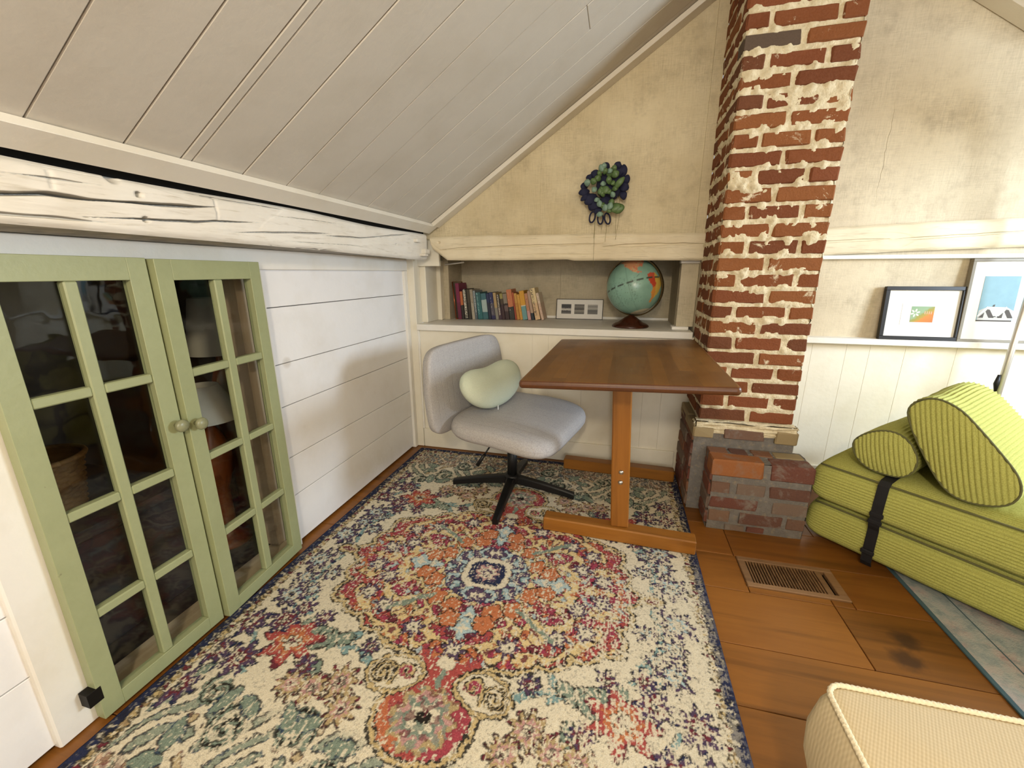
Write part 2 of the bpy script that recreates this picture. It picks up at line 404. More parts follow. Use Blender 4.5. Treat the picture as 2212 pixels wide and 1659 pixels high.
bl = root('timber_beam', (-1.13, 0.9, 1.2), 'rough hewn white painted beam above the green glazed doors', 'beam')
zb = lambda y: float(np.interp(y, [0.5, 1.1, 1.5, 2.13, 2.4], [1.211, 1.207, 1.204, 1.193, 1.192]))
cr = [([(0.62, 1.322), (0.8, 1.324)], 0.001, 0.006), ([(1.2, 1.30), (1.42, 1.308), (1.6, 1.31)], 0.001, 0.006), ([(1.25, 1.225), (1.6, 1.232), (1.75, 1.232)], 0.001, 0.006), ([(1.75, 1.28), (1.95, 1.284)], 0.0012, 0.008), ([(0.4, 1.29), (0.58, 1.293)], 0.0012, 0.008), ([(0.2, 1.258), (0.565, 1.262), (0.64, 1.272), (0.709, 1.273), (0.832, 1.282), (0.938, 1.29), (1.012, 1.30)], 0.0022, 0.04),
      ([(0.685, 1.236), (0.82, 1.246), (0.944, 1.253), (1.0, 1.262), (1.152, 1.273)], 0.0014, 0.03),
      ([(1.059, 1.237), (1.3, 1.256), (1.508, 1.27)], 0.0016, 0.015), ([(1.444, 1.259), (1.685, 1.267), (2.011, 1.305), (2.162, 1.324)], 0.0016, 0.015),
      ([(0.3, 1.225), (0.6, 1.228), (0.75, 1.23)], 0.002, 0.012), ([(0.58, 1.30), (0.75, 1.306)], 0.0015, 0.01), ([(0.9, 1.322), (1.3, 1.325)], 0.0015, 0.01)]
ho = [(0.81, 1.299, 0.006, 0.03), (0.816, 1.245, 0.006, 0.03), (0.764, 1.328, 0.012, 0.02), (2.0, 1.26, 0.004, 0.02)]
fr = hewn('beam_face', M_BEAM, bl, 0, (-0.6, 2.352), zb, lambda y: 1.332+0.004*math.sin(y*6.0), lambda l, z, o: (-1.108+o, l, z), cr, ho, 3, 0.1,
          notches=[(1.01, 1.262, 1.325, 0.006), (0.65, 1.283, 1.318, 0.006)])
for v in fr.data.vertices: v.co = v.co - Vector((-1.13, 0.9, 1.2))
mb = MB()
for y0, y1 in zip(np.linspace(-0.6, 2.352, 30)[:-1], np.linspace(-0.6, 2.352, 30)[1:]):
    a, b = zb(y0), zb(y1)
    mb.addv([(-1.117, y0, a+0.001), (-1.117, y1, b+0.001), (-1.27, y1, 1.2035), (-1.27, y0, 1.2035)], [(0, 1, 2, 3)])
ob = mb.build('beam_underside', M_BEAM, bl)
B('peg', M_BEAM, bl, -1.12, -1.086, 2.19, 2.235, 1.283, 1.302, 0.003)
B('bracket', M_BEAM, bl, -1.12, -1.075, 2.26, 2.30, 1.212, 1.226, 0.003)
B('bracket', M_BEAM, bl, -1.12, -1.085, 2.285, 2.345, 1.226, 1.252, 0.003)

# ------------------------------------------------------------------ sloping ceiling boards
CE = struct('ceiling')
SL = 0.667; AX, AZ = -1.058, 1.3845; RX = 0.7225; RZ = AZ+SL*(RX-AX)
dn = Vector((-SL, 0, 1)).normalized(); up_ = Vector((1, 0, SL)).normalized()
seams = [-2.6, -1.5, -0.7, -0.32, -0.02, 0.14, 0.29, 0.445, 0.602, 0.762, 0.886, 0.913, 1.062, 1.225, 1.378, 1.527, 1.68, 1.828, 1.966, 2.115, 2.262, 2.42]
def slope_board(y0, y1, left=True, d0=-0.06, seg=None):
    g = 0.0012
    base = Vector((AX, 0, AZ)); L = (Vector((RX, 0, RZ))-base).length
    M = Matrix((up_, Vector((0, 1, 0)), dn)).transposed().to_4x4(); M.translation = base
    if not left:
        M = Matrix.Translation((2*RX, 0, 0)) @ Matrix.Diagonal((-1, 1, 1, 1)) @ M
    for a, b in (seg or [(d0, L)]):
        jit = random.uniform(0, 0.002)
        MB().box(a+0.0005, b-0.0005, y0+g, y1-g, jit, 0.022, 0.002, M).build('ceiling_board', M_CEIL, CE)
Lw = (Vector((RX, 0, RZ))-Vector((AX, 0, AZ))).length
for y0, y1 in zip(seams[:-1], seams[1:]):
    slope_board(y0, y1, True, seg=[(-0.06, 1.075), (1.075, Lw)] if abs(y0-1.68) < 1e-3 else None)
rs = [-2.6, -1.2, 0.0, 0.5, 0.9, 1.3, 1.7, 2.0, 2.2, 2.42]
for y0, y1 in zip(rs[:-1], rs[1:]): slope_board(y0, y1, False, seg=[(0.92, Lw)])
mb = MB(); Mr = Matrix((up_, Vector((0, 1, 0)), dn)).transposed().to_4x4(); Mr.translation = (AX, 0, AZ)
mb.box(-0.12, Lw, -2.6, 2.95, 0.023, 0.045, 0, Mr); mb.build('ceiling_backing', M_DARK, CE)
mb = MB(); mb.box(0.9, Lw, -2.6, 2.95, 0.023, 0.045, 0, Matrix.Translation((2*RX, 0, 0)) @ Matrix.Diagonal((-1, 1, 1, 1)) @ Mr); mb.build('ceiling_backing', M_DARK, CE)
# trim boards: along the eave, along both gable slopes
T1 = struct('trim_1', (AX, 0.9, AZ))
MB().box(-0.051-0.0, 0.010, -2.6, 2.355, -0.021, -0.0002, 0.0012, Matrix.Translation((0, 0, 0)) @ Mr).build('eave_board', M_CTRIM, T1)
T2 = struct('trim_2', (0, 2.32, 1.8))
MB().box(0.0105, Lw, 2.300, 2.382, -0.022, -0.0003, 0.0012, Mr).build('gable_board', M_CTRIM, T2)
T3 = struct('trim_3', (1.4, 2.32, 2.1))
MB().box(0.9, Lw, 2.300, 2.382, -0.022, -0.0003, 0.0012, Matrix.Translation((2*RX, 0, 0)) @ Matrix.Diagonal((-1, 1, 1, 1)) @ Mr).build('gable_board', M_CTRIM, T3)

# ------------------------------------------------------------------ back gable wall
WB = struct('wall_back', (0, 2.4, 0))
def zc(x): return AZ+SL*((x if x < RX else 2*RX-x)-AX)+0.02
def panel(x0, x1, z0, mat, y=2.385, cut=None, parent=WB, name='plaster_panel'):
    xs = [x0]+([RX] if x0 < RX < x1 else [])+[x1]
    poly = [(x0, z0)]+[(x1, z0)]+[(x, zc(x)) for x in reversed(xs)]
    return MB().prism(poly, y, y+0.03, lambda a, b, d: (a, d, b)).build(name, mat, parent)
panel(-1.14, -0.4442, 1.31, M_PLAS, 2.3845); panel(-0.4439, 0.352, 1.31, M_PLAS, 2.3852)
panel(0.3523, 0.40, 1.30, M_PLAS, 2.379, name='corner_strip')
crk = [(1.1035+0.0022*math.sin(q*37)+0.0016*math.sin(q*91+2)+0.0012*math.sin(q*211), q) for q in np.linspace(1.31, 2.30, 60)]
MB().prism([(0.78, 1.31)]+[(x-0.0002-0.0009*math.exp(-((q-1.62)/0.2)**2), q) for x, q in crk]+[(1.1035, zc(1.1035)), (0.78, zc(0.78))], 2.3845, 2.4145, lambda a, b, d: (a, d, b)).build('plaster_panel', M_PLAS2, WB)
MB().prism([(2.6, 1.31), (2.6, zc(2.6)), (1.1035, zc(1.1035))]+[(x+0.0002+0.0009*math.exp(-((q-1.62)/0.2)**2), q) for x, q in reversed(crk)], 2.386, 2.414, lambda a, b, d: (a, d, b)).build('plaster_panel', M_PLAS2, WB)
B('plaster_panel', M_PLAS2, WB, 0.78, 2.7, 2.386, 2.41, 0.80, 1.309)
# lower boards left and right of the chimney
for a, b in zip([-1.201, -0.772, -0.477, -0.382, -0.183, 0.013, 0.163, 0.263], [-0.772, -0.477, -0.382, -0.183, 0.013, 0.163, 0.263, 0.44]):
    B('wall_board', M_CREAM, WB, a+0.0002, b-0.0002, 2.372, 2.392, 0.002, 0.785, 0.0005)
for a, b in zip([0.76, 0.956, 1.104, 1.203, 1.348, 1.548, 1.75, 1.95, 2.2, 2.45], [0.956, 1.104, 1.203, 1.348, 1.548, 1.75, 1.95, 2.2, 2.45, 2.7]):
    B('wall_board', M_CREAM, WB, a+0.0003, b-0.0003, 2.372, 2.392, 0.002, 0.785, 0.0007)
B('backing', M_DARK, WB, -1.25, 2.7, 2.393, 2.41, 0.0, 0.77)
BB = struct('baseboard_back', (0, 2.36, 0))
B('board', M_CREAM, BB, -1.2, 0.36, 2.358, 2.3715, 0.002, 0.127, 0.003)
B('board', M_CREAM, BB, 0.80, 2.7, 2.358, 2.3715, 0.002, 0.127, 0.003)
B('batten', M_TRIMW, WB, -1.2025, -1.192, 2.358, 2.372, 0.128, 0.776, 0.001)
# shelf of the niche and ledge on the right
SH = tag(B('niche_shelf', M_TRIMW, None, -1.202, 0.388, 2.348, 2.915, 0.778, 0.815, 0.002), 'long white painted shelf board in the wall niche above the table', 'shelf')
LG = tag(B('wall_ledge', M_TRIMW, None, 0.80, 2.69, 2.325, 2.388, 0.783, 0.811, 0.002), 'narrow white ledge holding the two leaning pictures', 'ledge')
# niche interior
NI = struct('wall_niche', (-0.4, 2.9, 0.8))
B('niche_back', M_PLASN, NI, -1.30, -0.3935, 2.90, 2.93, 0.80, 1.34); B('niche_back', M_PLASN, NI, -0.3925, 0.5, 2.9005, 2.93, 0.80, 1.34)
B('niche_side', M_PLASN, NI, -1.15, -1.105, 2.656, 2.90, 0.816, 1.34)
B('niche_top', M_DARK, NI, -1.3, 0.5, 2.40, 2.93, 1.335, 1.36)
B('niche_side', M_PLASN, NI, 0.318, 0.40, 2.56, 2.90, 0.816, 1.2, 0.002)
B('niche_post', M_PLASN, NI, 0.312, 0.40, 2.45, 2.475, 0.832, 1.168, 0.002)
B('post_block', M_TRIMW, NI, 0.29, 0.375, 2.425, 2.50, 0.816, 0.834, 0.002)
B('post_block', M_TRIMW, NI, 0.305, 0.40, 2.425, 2.49, 1.166, 1.182, 0.002)
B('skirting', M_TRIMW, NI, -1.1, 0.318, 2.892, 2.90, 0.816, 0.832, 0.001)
MB().tube([(-1.12, 2.64, 1.172), (-0.98, 2.62, 1.186)], 0.005, 8).build('rod', M_TRIMW, NI, True)

# beams across the gable wall
b2 = root('timber_beam', (-0.3, 2.36, 1.19), 'long cracked cream beam over the book niche', 'beam')
zlo = lambda x: float(np.interp(x, [-1.086, -1.075, -0.985, -0.9, -0.608, -0.285, -0.25, 0.40], [1.295, 1.255, 1.192, 1.190, 1.188, 1.190, 1.183, 1.179]))
zhi = lambda x: float(np.interp(x, [-1.08, -0.741, -0.437, -0.1, 0.40], [1.320, 1.323, 1.319, 1.318, 1.309]))
f2 = hewn('beam_face', M_BEAM2, b2, 0, (-1.086, 0.40), zlo, zhi, lambda l, z, o: (l, 2.352-o, z),
     [([(-1.03, 1.248), (-0.881, 1.256), (-0.555, 1.263), (-0.35, 1.265), (-0.10, 1.267)], 0.0026, 0.03), ([(-0.10, 1.252), (-0.034, 1.255), (0.15, 1.258), (0.40, 1.259)], 0.0040, 0.04),
      ([(-0.3, 1.30), (0.1, 1.30)], 0.001, 0.006), ([(-0.5, 1.22), (-0.1, 1.215)], 0.0014, 0.006)], [(-1.03, 1.29, 0.006, 0.01)], 11, 0.1, 0.005, 110, 0.003)
for v in f2.data.vertices: v.co = v.co - Vector((-0.3, 2.36, 1.19))
MB().prism([(x, zlo(x)+0.004) for x in np.linspace(-1.08, 0.40, 40)]+[(x, zhi(x)-0.004) for x in np.linspace(0.40, -1.08, 40)], 2.360, 2.49, lambda a, b, d: (a, d, b)).build('beam_body', M_BEAM2, b2)
b3 = root('timber_beam', (1.6, 2.36, 1.2), 'cream painted beam above the leaning framed pictures', 'beam')
zlo3 = lambda x: float(np.interp(x, [0.77, 0.929, 1.25, 1.66, 2.7], [1.195, 1.197, 1.211, 1.223, 1.23])); zhi3 = lambda x: float(np.interp(x, [0.77, 0.929, 1.275, 1.633, 2.7], [1.315, 1.318, 1.332, 1.340, 1.35]))
f3 = hewn('beam_face', M_BEAM2, b3, 0, (0.77, 2.69), zlo3, zhi3, lambda l, z, o: (l, 2.352-o, z),
     [([(0.80, 1.254), (0.926, 1.257), (1.176, 1.266)], 0.0026, 0.03), ([(1.17, 1.260), (1.438, 1.273), (1.647, 1.285), (2.2, 1.30)], 0.0026, 0.03)], [], 23, 0.1, 0.006, 100, 0.003)
for v in f3.data.vertices: v.co = v.co - Vector((1.6, 2.36, 1.2))
MB().prism([(x, zlo3(x)+0.004) for x in np.linspace(0.77, 2.69, 20)]+[(x, zhi3(x)-0.004) for x in np.linspace(2.69, 0.77, 20)], 2.360, 2.40, lambda a, b, d: (a, d, b)).build('beam_body', M_BEAM2, b3)
T4 = struct('trim_4', (1.5, 2.36, 1.18))
B('moulding', M_TRIMW, T4, 0.78, 2.69, 2.352, 2.39, 1.178, 1.196, 0.002)

# ------------------------------------------------------------------ unseen rest of the room: right side with a window, gable behind the camera
WR = struct('wall_right', (2.65, 0, 0))
B('wall_slab', M_CREAM, WR, 2.62, 2.7, -2.6, 1.1, 0, 1.9); B('wall_slab', M_CREAM, WR, 2.62, 2.7, 2.1, 2.42, 0, 1.9)
B('wall_slab', M_CREAM, WR, 2.62, 2.7, 1.1, 2.1, 0, 1.0); B('wall_slab', M_CREAM, WR, 2.62, 2.7, 1.1, 2.1, 1.72, 1.9)
xk = 2*RX-(AX+0.92*up_.x); zk = AZ+0.92*up_.z
B('dormer_ceiling', M_CEIL, CE, xk-0.02, 2.7, -2.6, 2.42, zk-0.005, zk+0.03)
WRR = struct('wall_rear', (0.7, -2.6, 0))
MB().prism([(-1.35, 0), (2.7, 0), (2.7, 2.0), (RX, RZ+0.05), (-1.35, 1.2)], -2.68, -2.60, lambda a, b, d: (a, d, b)).build('wall_slab', M_CREAM, WRR)
# closet behind the glazed doors
CL = struct('wall_closet', (-1.8, 0.9, 0))
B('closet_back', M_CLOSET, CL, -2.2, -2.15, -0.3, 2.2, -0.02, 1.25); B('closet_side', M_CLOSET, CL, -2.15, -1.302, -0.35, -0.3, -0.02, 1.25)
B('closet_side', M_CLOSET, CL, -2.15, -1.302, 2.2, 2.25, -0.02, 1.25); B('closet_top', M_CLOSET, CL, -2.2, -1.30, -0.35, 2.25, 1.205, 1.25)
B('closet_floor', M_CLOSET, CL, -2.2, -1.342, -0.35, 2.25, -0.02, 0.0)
B('wall_stud', M_RAW, CL, -1.405, -1.300, 1.204, 1.245, 0.033, 1.2, 0.002)
M_SILL = m_wood('raw_sill', '#d6c6aa', '#c4b294', '#a08d72', 'Y', 1.0, 0.75, knots=4.0)
B('sill_plate', M_SILL, CL, -1.345, -1.248, 0.528, 1.246, 0.001, 0.032, 0.003)
# ------------------------------------------------------------------ closers behind the corner joints
B('niche_side', M_PLASN, NI, 0.401, 0.43, 2.386, 2.93, 0.0, 1.36)
B('corner_back', M_CREAM, WB, -1.34, -1.06, 2.41, 2.43, 1.16, 1.5)
B('corner_back', M_CREAM, WL, -1.34, -1.30, -2.6, 2.95, 1.15, 1.42)
B('back_slab', M_DARK, WB, 0.412, 2.7, 2.415, 2.44, -0.02, 2.6)

# ------------------------------------------------------------------ brick chimney
def m_brick(name, cols, smear, lo=0.60, hi=0.66, soot=False):
    t = NT(name); oi = t.add('ShaderNodeObjectInfo').outputs['Random']
    v = t.coord('Position'); vo = t.coord('Position')
    k = len(cols)
    c = t.ramp(oi, [((i+0.0)/k, cc) for i, cc in enumerate(cols)], 'CONSTANT')
    n = t.noise(v, 28, 5, 0.65); n2 = t.noise(v, 160, 3)
    c = t.mix(t.math('MULTIPLY', n, 0.55), c, t.mix(0.5, c, '#55352a'))
    c = t.mix(t.math('MULTIPLY', n2, 0.22), c, '#a8785c')
    # lime mortar smeared over the faces
    sm = t.noise(v, 11, 6, 0.72, 0.4)
    c = t.mix(t.ramp(sm, [(lo, (0, 0, 0, 1)), (hi, (0.9, 0.9, 0.9, 1))]), c, smear)
    nb = t.bump(n2, 0.35, 0.004, t.bump(n, 0.5, 0.006))
    return t.fin(c, 0.9, nb, spec=0.15)
RED = ['#76411f', '#7e4823', '#6a371b', '#7d4923', '#713c1f', '#845028', '#63341a', '#773f20', '#5e3620']
M_BRICK = m_brick('chimney_brick', RED, '#d6c9aa', 0.61, 0.67)
M_BRICKD = plain('dark_brick', '#63503f', 0.9, var=0.5, bump=0.4)
BASEC = ['#74483c', '#683c36', '#7e5a44', '#6e5a4e', '#746a60', '#65403a', '#786454', '#5c443e']
M_BBRICK = m_brick('base_brick', BASEC, '#857f76', 0.52, 0.68)
M_TAN = plain('tan_brick', '#a5916a', 0.9, var=0.35, bump=0.4)
def m_mortar(name, c1, c2):
    t = NT(name); v = t.coord('Position'); n = t.noise(v, 22, 6, 0.7); n2 = t.noise(v, 130, 4)
    c = t.ramp(n, [(0.3, c1), (0.55, c2), (0.75, c1)])
    c = t.mix(t.ramp(t.noise(v, 60, 4), [(0.55, (0, 0, 0, 1)), (0.75, (0.6, 0.6, 0.6, 1))]), c, '#a09070')
    return t.fin(c, 0.95, t.bump(n2, 0.6, 0.005, t.bump(n, 0.6, 0.008)), spec=0.1)
M_MORT = m_mortar('lime_mortar', '#e2d6b8', '#cbbd9c')
M_MORTG = m_mortar('grey_mortar', '#85817b', '#726e69')

def brick_meshes(k=8, seed=5, mat=None):
    rng = random.Random(seed); out = []
    for i in range(k):
        mb = MB().box(-0.5, 0.5, -0.5, 0.5, -0.5, 0.5, 0.07)
        j = lambda a: a*(1+rng.uniform(-0.045, 0.045))
        # the chamfer is tuned for a unit brick; shrink it along the length
        mb.v = [(math.copysign(min(abs(x)+0.04, 0.5), x) if abs(x) < 0.5 else x, y, z) for x, y, z in mb.v]
        mb.v = [(j(x), j(y), j(z)) for x, y, z in mb.v]
        out.append(mb.mesh('brick', mat))
    return out
CH = root('brick_chimney', (0.59, 2.18, 0), 'tall red brick chimney with crumbling lime mortar standing on a stepped base', 'chimney')
bm_red = brick_meshes(8, 5, M_BRICK); bm_dark = brick_meshes(2, 6, M_BRICKD); bm_base = brick_meshes(6, 8, M_BBRICK); bm_tan = brick_meshes(2, 9, M_TAN)
brng = random.Random(12)
def brick(meshes, x0, x1, y0, y1, z0, z1, along='X'):
    o = link('brick', brng.choice(meshes), CH)
    o.location = (Vector(((x0+x1)/2, (y0+y1)/2, (z0+z1)/2))-CH.location)
    if along == 'Y':
        o.rotation_euler = (0, 0, PI/2 if brng.random() < 0.5 else -PI/2); o.scale = (y1-y0, x1-x0, z1-z0)
    else:
        if brng.random() < 0.5: o.rotation_euler = (0, 0, PI)
        o.scale = (x1-x0, y1-y0, z1-z0)
    return o
CX0, CX1, CY0, CY1 = 0.397, 0.788, 2.00, 2.385
z = 0.452; row = 0; H = 0.0667; g = 0.014
while z < 2.62:
    z0, z1 = z+g/2+brng.uniform(-0.002, 0.002), z+H-g/2+brng.uniform(-0.002, 0.002)
    def dp(): return brng.uniform(-0.003, 0.003)
    if row % 2 == 0:     # two stretchers in front
        mid = (CX0+CX1)/2+brng.uniform(-0.018, 0.018)
        for a, b in ((CX0, mid-g/2), (mid+g/2, CX1)):
            ms = bm_dark if (z <= 1.955 < z+2*H and a == CX0) else bm_red
            brick(ms, a, b, CY0+dp(), CY0+0.098, z0, z1)
        for xa, xb in ((CX0, CX0+0.095), (CX1-0.095, CX1)):
            yy = CY0+0.098+g; m1 = yy+0.19+brng.uniform(-0.02, 0.02)
            brick(bm_red, xa, xb, yy, m1, z0, z1, 'Y')
            brick(bm_red, xa, xb, m1+g, CY1, z0, z1, 'Y')
    else:                # header, stretcher, header
        wl, wr = 0.088+brng.uniform(-0.012, 0.015), 0.086+brng.uniform(-0.012, 0.02)
        for xa, xb in ((CX0, CX0+wl), (CX1-wr, CX1)):
            m1 = CY0+0.19+brng.uniform(-0.015, 0.015)
            brick(bm_red, xa, xb, CY0+dp(), m1, z0, z1, 'Y')
            brick(bm_red, xa, xb, m1+g, CY1, z0, z1, 'Y')
        brick(bm_red, CX0+wl+0.014, CX1-wr-0.014, CY0+dp(), CY0+0.098, z0, z1)
    z += H; row += 1
# lime mortar: one lumpy skin that fills the joints and spills over the bricks in places
def mortar_skin(name, mat, w0, w1, z0, z1, fr, seed, level, amp, joints=None, res=0.006):
    vn = VN(seed); a = np.arange(w0, w1+1e-6, res); b = np.arange(z0, z1+1e-6, res)
    A, Bz = np.meshgrid(a, b, indexing='ij')
    n = vn.fbm(A*26+3, Bz*30+11, 4, 0.55); n3 = vn.fbm(A*8+50, Bz*7+20, 3)
    zone_ = 0.45+0.85*np.exp(-((Bz-1.42)/0.42)**2)
    jd = np.abs(((Bz-0.452)/H+0.5) % 1.0-0.5)*H; near = np.exp(-(jd/(0.010+0.010*zone_))**2)
    h = level-0.0015+0.0065*near*np.clip((vn.fbm(A*34+9, Bz*22+4, 3)-0.40)*4, 0, 1.1)*(0.6+0.5*zone_)+amp*0.8*(0.35+0.65*near)*zone_*(np.clip((n-0.55)*5, -0.6, 1.0))*np.clip((n3-0.36)*5, 0.15, 1.0) + 0.0025*(vn.fbm(A*120, Bz*120, 2)-0.5)
    e = np.minimum(np.minimum(A-w0, w1-A), np.minimum(Bz-z0, z1-Bz)); h = h-0.006*np.exp(-e/0.006)
    P = fr(A, Bz, h); q = CH.location
    return link(name, grid_mesh(name, P[0]-q.x, P[1]-q.y, P[2]-q.z, mat), CH)
mortar_skin('mortar', M_MORT, CX0+0.003, CX1-0.003, 0.45, 2.62, lambda a, b, h: (a, CY0-h, b), 31, -0.0030, 0.0100)
mortar_skin('mortar', M_MORT, CY0+0.003, CY1, 0.45, 2.62, lambda a, b, h: (CX0-h, a, b), 32, -0.0025, 0.0100)
mortar_skin('mortar', M_MORT, CY0+0.003, CY1, 0.45, 2.62, lambda a, b, h: (CX1+h, a, b), 33, -0.0025, 0.0100)
B('chimney_core', M_MORT, CH, CX0+0.012, CX1-0.012, CY0+0.012, CY1, 0.0, 2.62)
# ledge course: tan bricks at the corners on a mortar bed, one red between
B('ledge_core', M_MORTG, CH, 0.382, 0.798, 1.982, 2.37, 0.0, 0.425)
brick(bm_tan, 0.372, 0.462, 1.965, 2.14, 0.378, 0.428, 'Y'); brick(bm_base, 0.505, 0.672, 1.967, 2.06, 0.380, 0.428); brick(bm_tan, 0.715, 0.806, 1.965, 2.14, 0.374, 0.432, 'Y')
brick(bm_tan, 0.372, 0.462, 2.15, 2.36, 0.378, 0.430, 'Y')
zz = 0.012
while zz < 0.36:                     # rough left flank of the plinth
    m1 = brng.uniform(2.10, 2.2)
    brick(bm_base, 0.374, 0.47, 1.985, m1-0.008, zz, zz+0.058, 'Y'); brick(bm_base, 0.372, 0.47, m1+0.004, 2.35, zz, zz+0.058, 'Y'); zz += 0.0675
vn = VN(77)
def lump(name, mat, x0, x1, y0, y1, z0, z1, amp, seed, n=40):
    """block of mortar with uneven faces"""
    a = np.linspace(0, 1, n); A, C = np.meshgrid(a, a, indexing='ij'); v = VN(seed)
    for k, P in enumerate(((x0+(x1-x0)*A, y0-amp*v.fbm(A*6, C*6), z0+(z1-z0)*C), (x0+(x1-x0)*A, y0+(y1-y0)*C, z1+amp*(v.fbm(A*9, C*9)-0.3)), (x0-amp*v.fbm(A*7+3, C*7), y0+(y1-y0)*A, z0+(z1-z0)*C), (x1+amp*v.fbm(A*7+3, C*7), y0+(y1-y0)*A, z0+(z1-z0)*C))):
        q = CH.location; link(name, grid_mesh(name, P[0]-q.x, P[1]-q.y, P[2]-q.z, mat), CH)
lump('mortar_bed', M_MORT, 0.385, 0.796, 1.978, 2.02, 0.40, 0.452, 0.014, 41)
# base block in front: brick paved top, courses of mixed brick in grey mortar
B('base_core', M_MORTG, CH, 0.452, 0.822, 1.832, 2.0, 0.0, 0.326)
lump('base_mortar', M_MORTG, 0.446, 0.827, 1.8285, 1.985, 0.0, 0.330, 0.0085, 43, 90)
rows = [(0.0, [(0.520, 0.600), (0.61, 0.68)]), (0.036, [(0.448, 0.535), (0.572, 0.745), (0.76, 0.83)]), (0.104, [(0.448, 0.640), (0.695, 0.83)]), (0.176, [(0.444, 0.520), (0.545, 0.660), (0.675, 0.83)])]
for zz, xs in rows:
    for a, b in xs: brick(bm_base, a, b, 1.8185, 1.92, zz+0.004, zz+(0.03 if zz == 0 else 0.058))
brick([brick_meshes(1, 3, m_brick('orange_brick', ['#9a6238', '#9a6238'], '#8a7566', 0.50, 0.72))[0]], 0.434, 0.640, 1.816, 1.90, 0.262, 0.338)
brick(bm_base, 0.668, 0.832, 1.819, 1.90, 0.262, 0.334)
for a, b in ((0.44, 0.52), (0.53, 0.60), (0.62, 0.70), (0.71, 0.82)): brick(bm_base if a < 0.7 else bm_tan, a, b, 1.906, 1.972, 0.282, 0.336)
for zz in (0.02, 0.09, 0.16, 0.23): brick(bm_base, 0.436, 0.5, 1.83, 1.965, zz, zz+0.06, 'Y')
# ------------------------------------------------------------------ green glazed doors
def m_green():
    t = NT('green_paint'); v = t.coord('Position'); n = t.noise(v, 7, 5); n2 = t.noise(v, 60, 4); w = t.noise(v, 26, 6, 0.7)
    c = t.mix(n, '#9da279', '#8a8f65'); c = t.mix(t.math('MULTIPLY', n2, 0.2), c, '#b3b68f')
    c = t.mix(t.ramp(w, [(0.70, (0, 0, 0, 1)), (0.76, (0.7, 0.7, 0.7, 1))]), c, '#6f6a4c')
    return t.fin(c, 0.45, t.bump(n2, 0.2, 0.003))
M_GREEN = m_green()
def m_glass():
    t = NT('window_glass'); t.n.remove(t.b)
    tr = t.add('ShaderNodeBsdfTransparent'); tr.inputs[0].default_value = (0.96, 0.97, 0.96, 1)
    gl = t.add('ShaderNodeBsdfGlossy'); gl.inputs['Roughness'].default_value = 0.02
    v = t.coord('Position'); gb = t.bump(t.noise(v, 9, 2), 0.06, 0.02); t.link(gb, gl.inputs['Normal'])
    lw = t.add('ShaderNodeLayerWeight'); lw.inputs[0].default_value = 0.5
    fr = t.add('ShaderNodeMath', operation='MULTIPLY_ADD'); t.link(t.math('POWER', lw.outputs['Facing'], 4.0), fr.inputs[0]); fr.inputs[1].default_value = 0.45; fr.inputs[2].default_value = 0.022
    mx = t.add('ShaderNodeMixShader'); t.link(fr.outputs[0], mx.inputs[0]); t.link(tr.outputs[0], mx.inputs[1]); t.link(gl.outputs[0], mx.inputs[2])
    t.link(mx.outputs[0], t.out.inputs[0]); return t.m
M_GLASS = m_glass()
M_IRON = plain('black_iron', '#17130f', 0.55, 0.6)
M_KNOB = plain('worn_green_knob', '#9a9a74', 0.35, var=0.6, scale=60)
def glazed_door(name, y_hinge, width, ang, side, z0, z1, xface, zmunt, ymul):
    """local frame: +Y along the door from the hinge, X = out of the wall; the door turns about its hinge"""
    r = struct(name, (xface, y_hinge, 0)); r.rotation_euler = (0, 0, ang)
    t = -0.030; sgn = side
    def P(nm, a, b, za, zb, x0=t, x1=0.0, bev=0.0012, mat=M_GREEN, par=None):
        ya, yb = sorted((sgn*a, sgn*b)); return B(nm, mat, par or r, x0, x1, ya, yb, za, zb, bev, world=False)
    sw = 0.046
    P('stile', 0, sw, z0, z1); P('stile', width-sw, width, z0, z1)
    P('rail', sw, width-sw, z1-0.056, z1); P('rail', sw, width-sw, z0, z0+0.044)
    P('muntin', ymul[0], ymul[1], z0+0.044, z1-0.056, t+0.004, -0.0015, 0.003)
    zed = [z0+0.044]+[q for m in zmunt for q in m]+[z1-0.056]
    for (a, b) in zmunt:
        P('muntin', sw, ymul[0], a, b, t+0.004, -0.0018, 0.003); P('muntin', ymul[1], width-sw, a, b, t+0.004, -0.0018, 0.003)
    for k in range(0, len(zed), 2):
        for a, b in ((sw, ymul[0]), (ymul[1], width-sw)):
            P('pane', a, b, zed[k], zed[k+1], -0.021, -0.018, 0, M_GLASS)
    return r, P
dl, PL_ = glazed_door('door_1', 0.529, 0.338, math.radians(-0.6), 1, 0.012, 1.160, -1.214, [(0.028, 0.0)][0:0] or [(0.284, 0.308), (0.554, 0.578), (0.834, 0.858)], (0.156, 0.183))
dr, PR_ = glazed_door('door_2', 1.240, 0.366, math.radians(3.9), -1, 0.012, 1.158, -1.219, [(0.290, 0.314), (0.559, 0.582), (0.826, 0.850)], (0.160, 0.190))
def knob(par, y, zk):
    prof = [(0.006, 0.0), (0.006, 0.008), (0.0105, 0.011), (0.0165, 0.017), (0.0185, 0.023), (0.0165, 0.029), (0.009, 0.0325), (0.001, 0.0335)]
    mb = MB(); mb.rings([[(z, y+r*math.cos(2*PI*k/20), zk+r*math.sin(2*PI*k/20)) for k in range(20)] for r, z in prof])
    mb.build('knob', M_KNOB, par, True, world=False)
knob(dl, 0.322, 0.700); knob(dr, -0.346, 0.692)
mb = MB().box(-0.030, 0.001, -0.020, 0.010, 0.072, 0.112, 0.001); mb.build('hinge', M_IRON, dl, world=False)
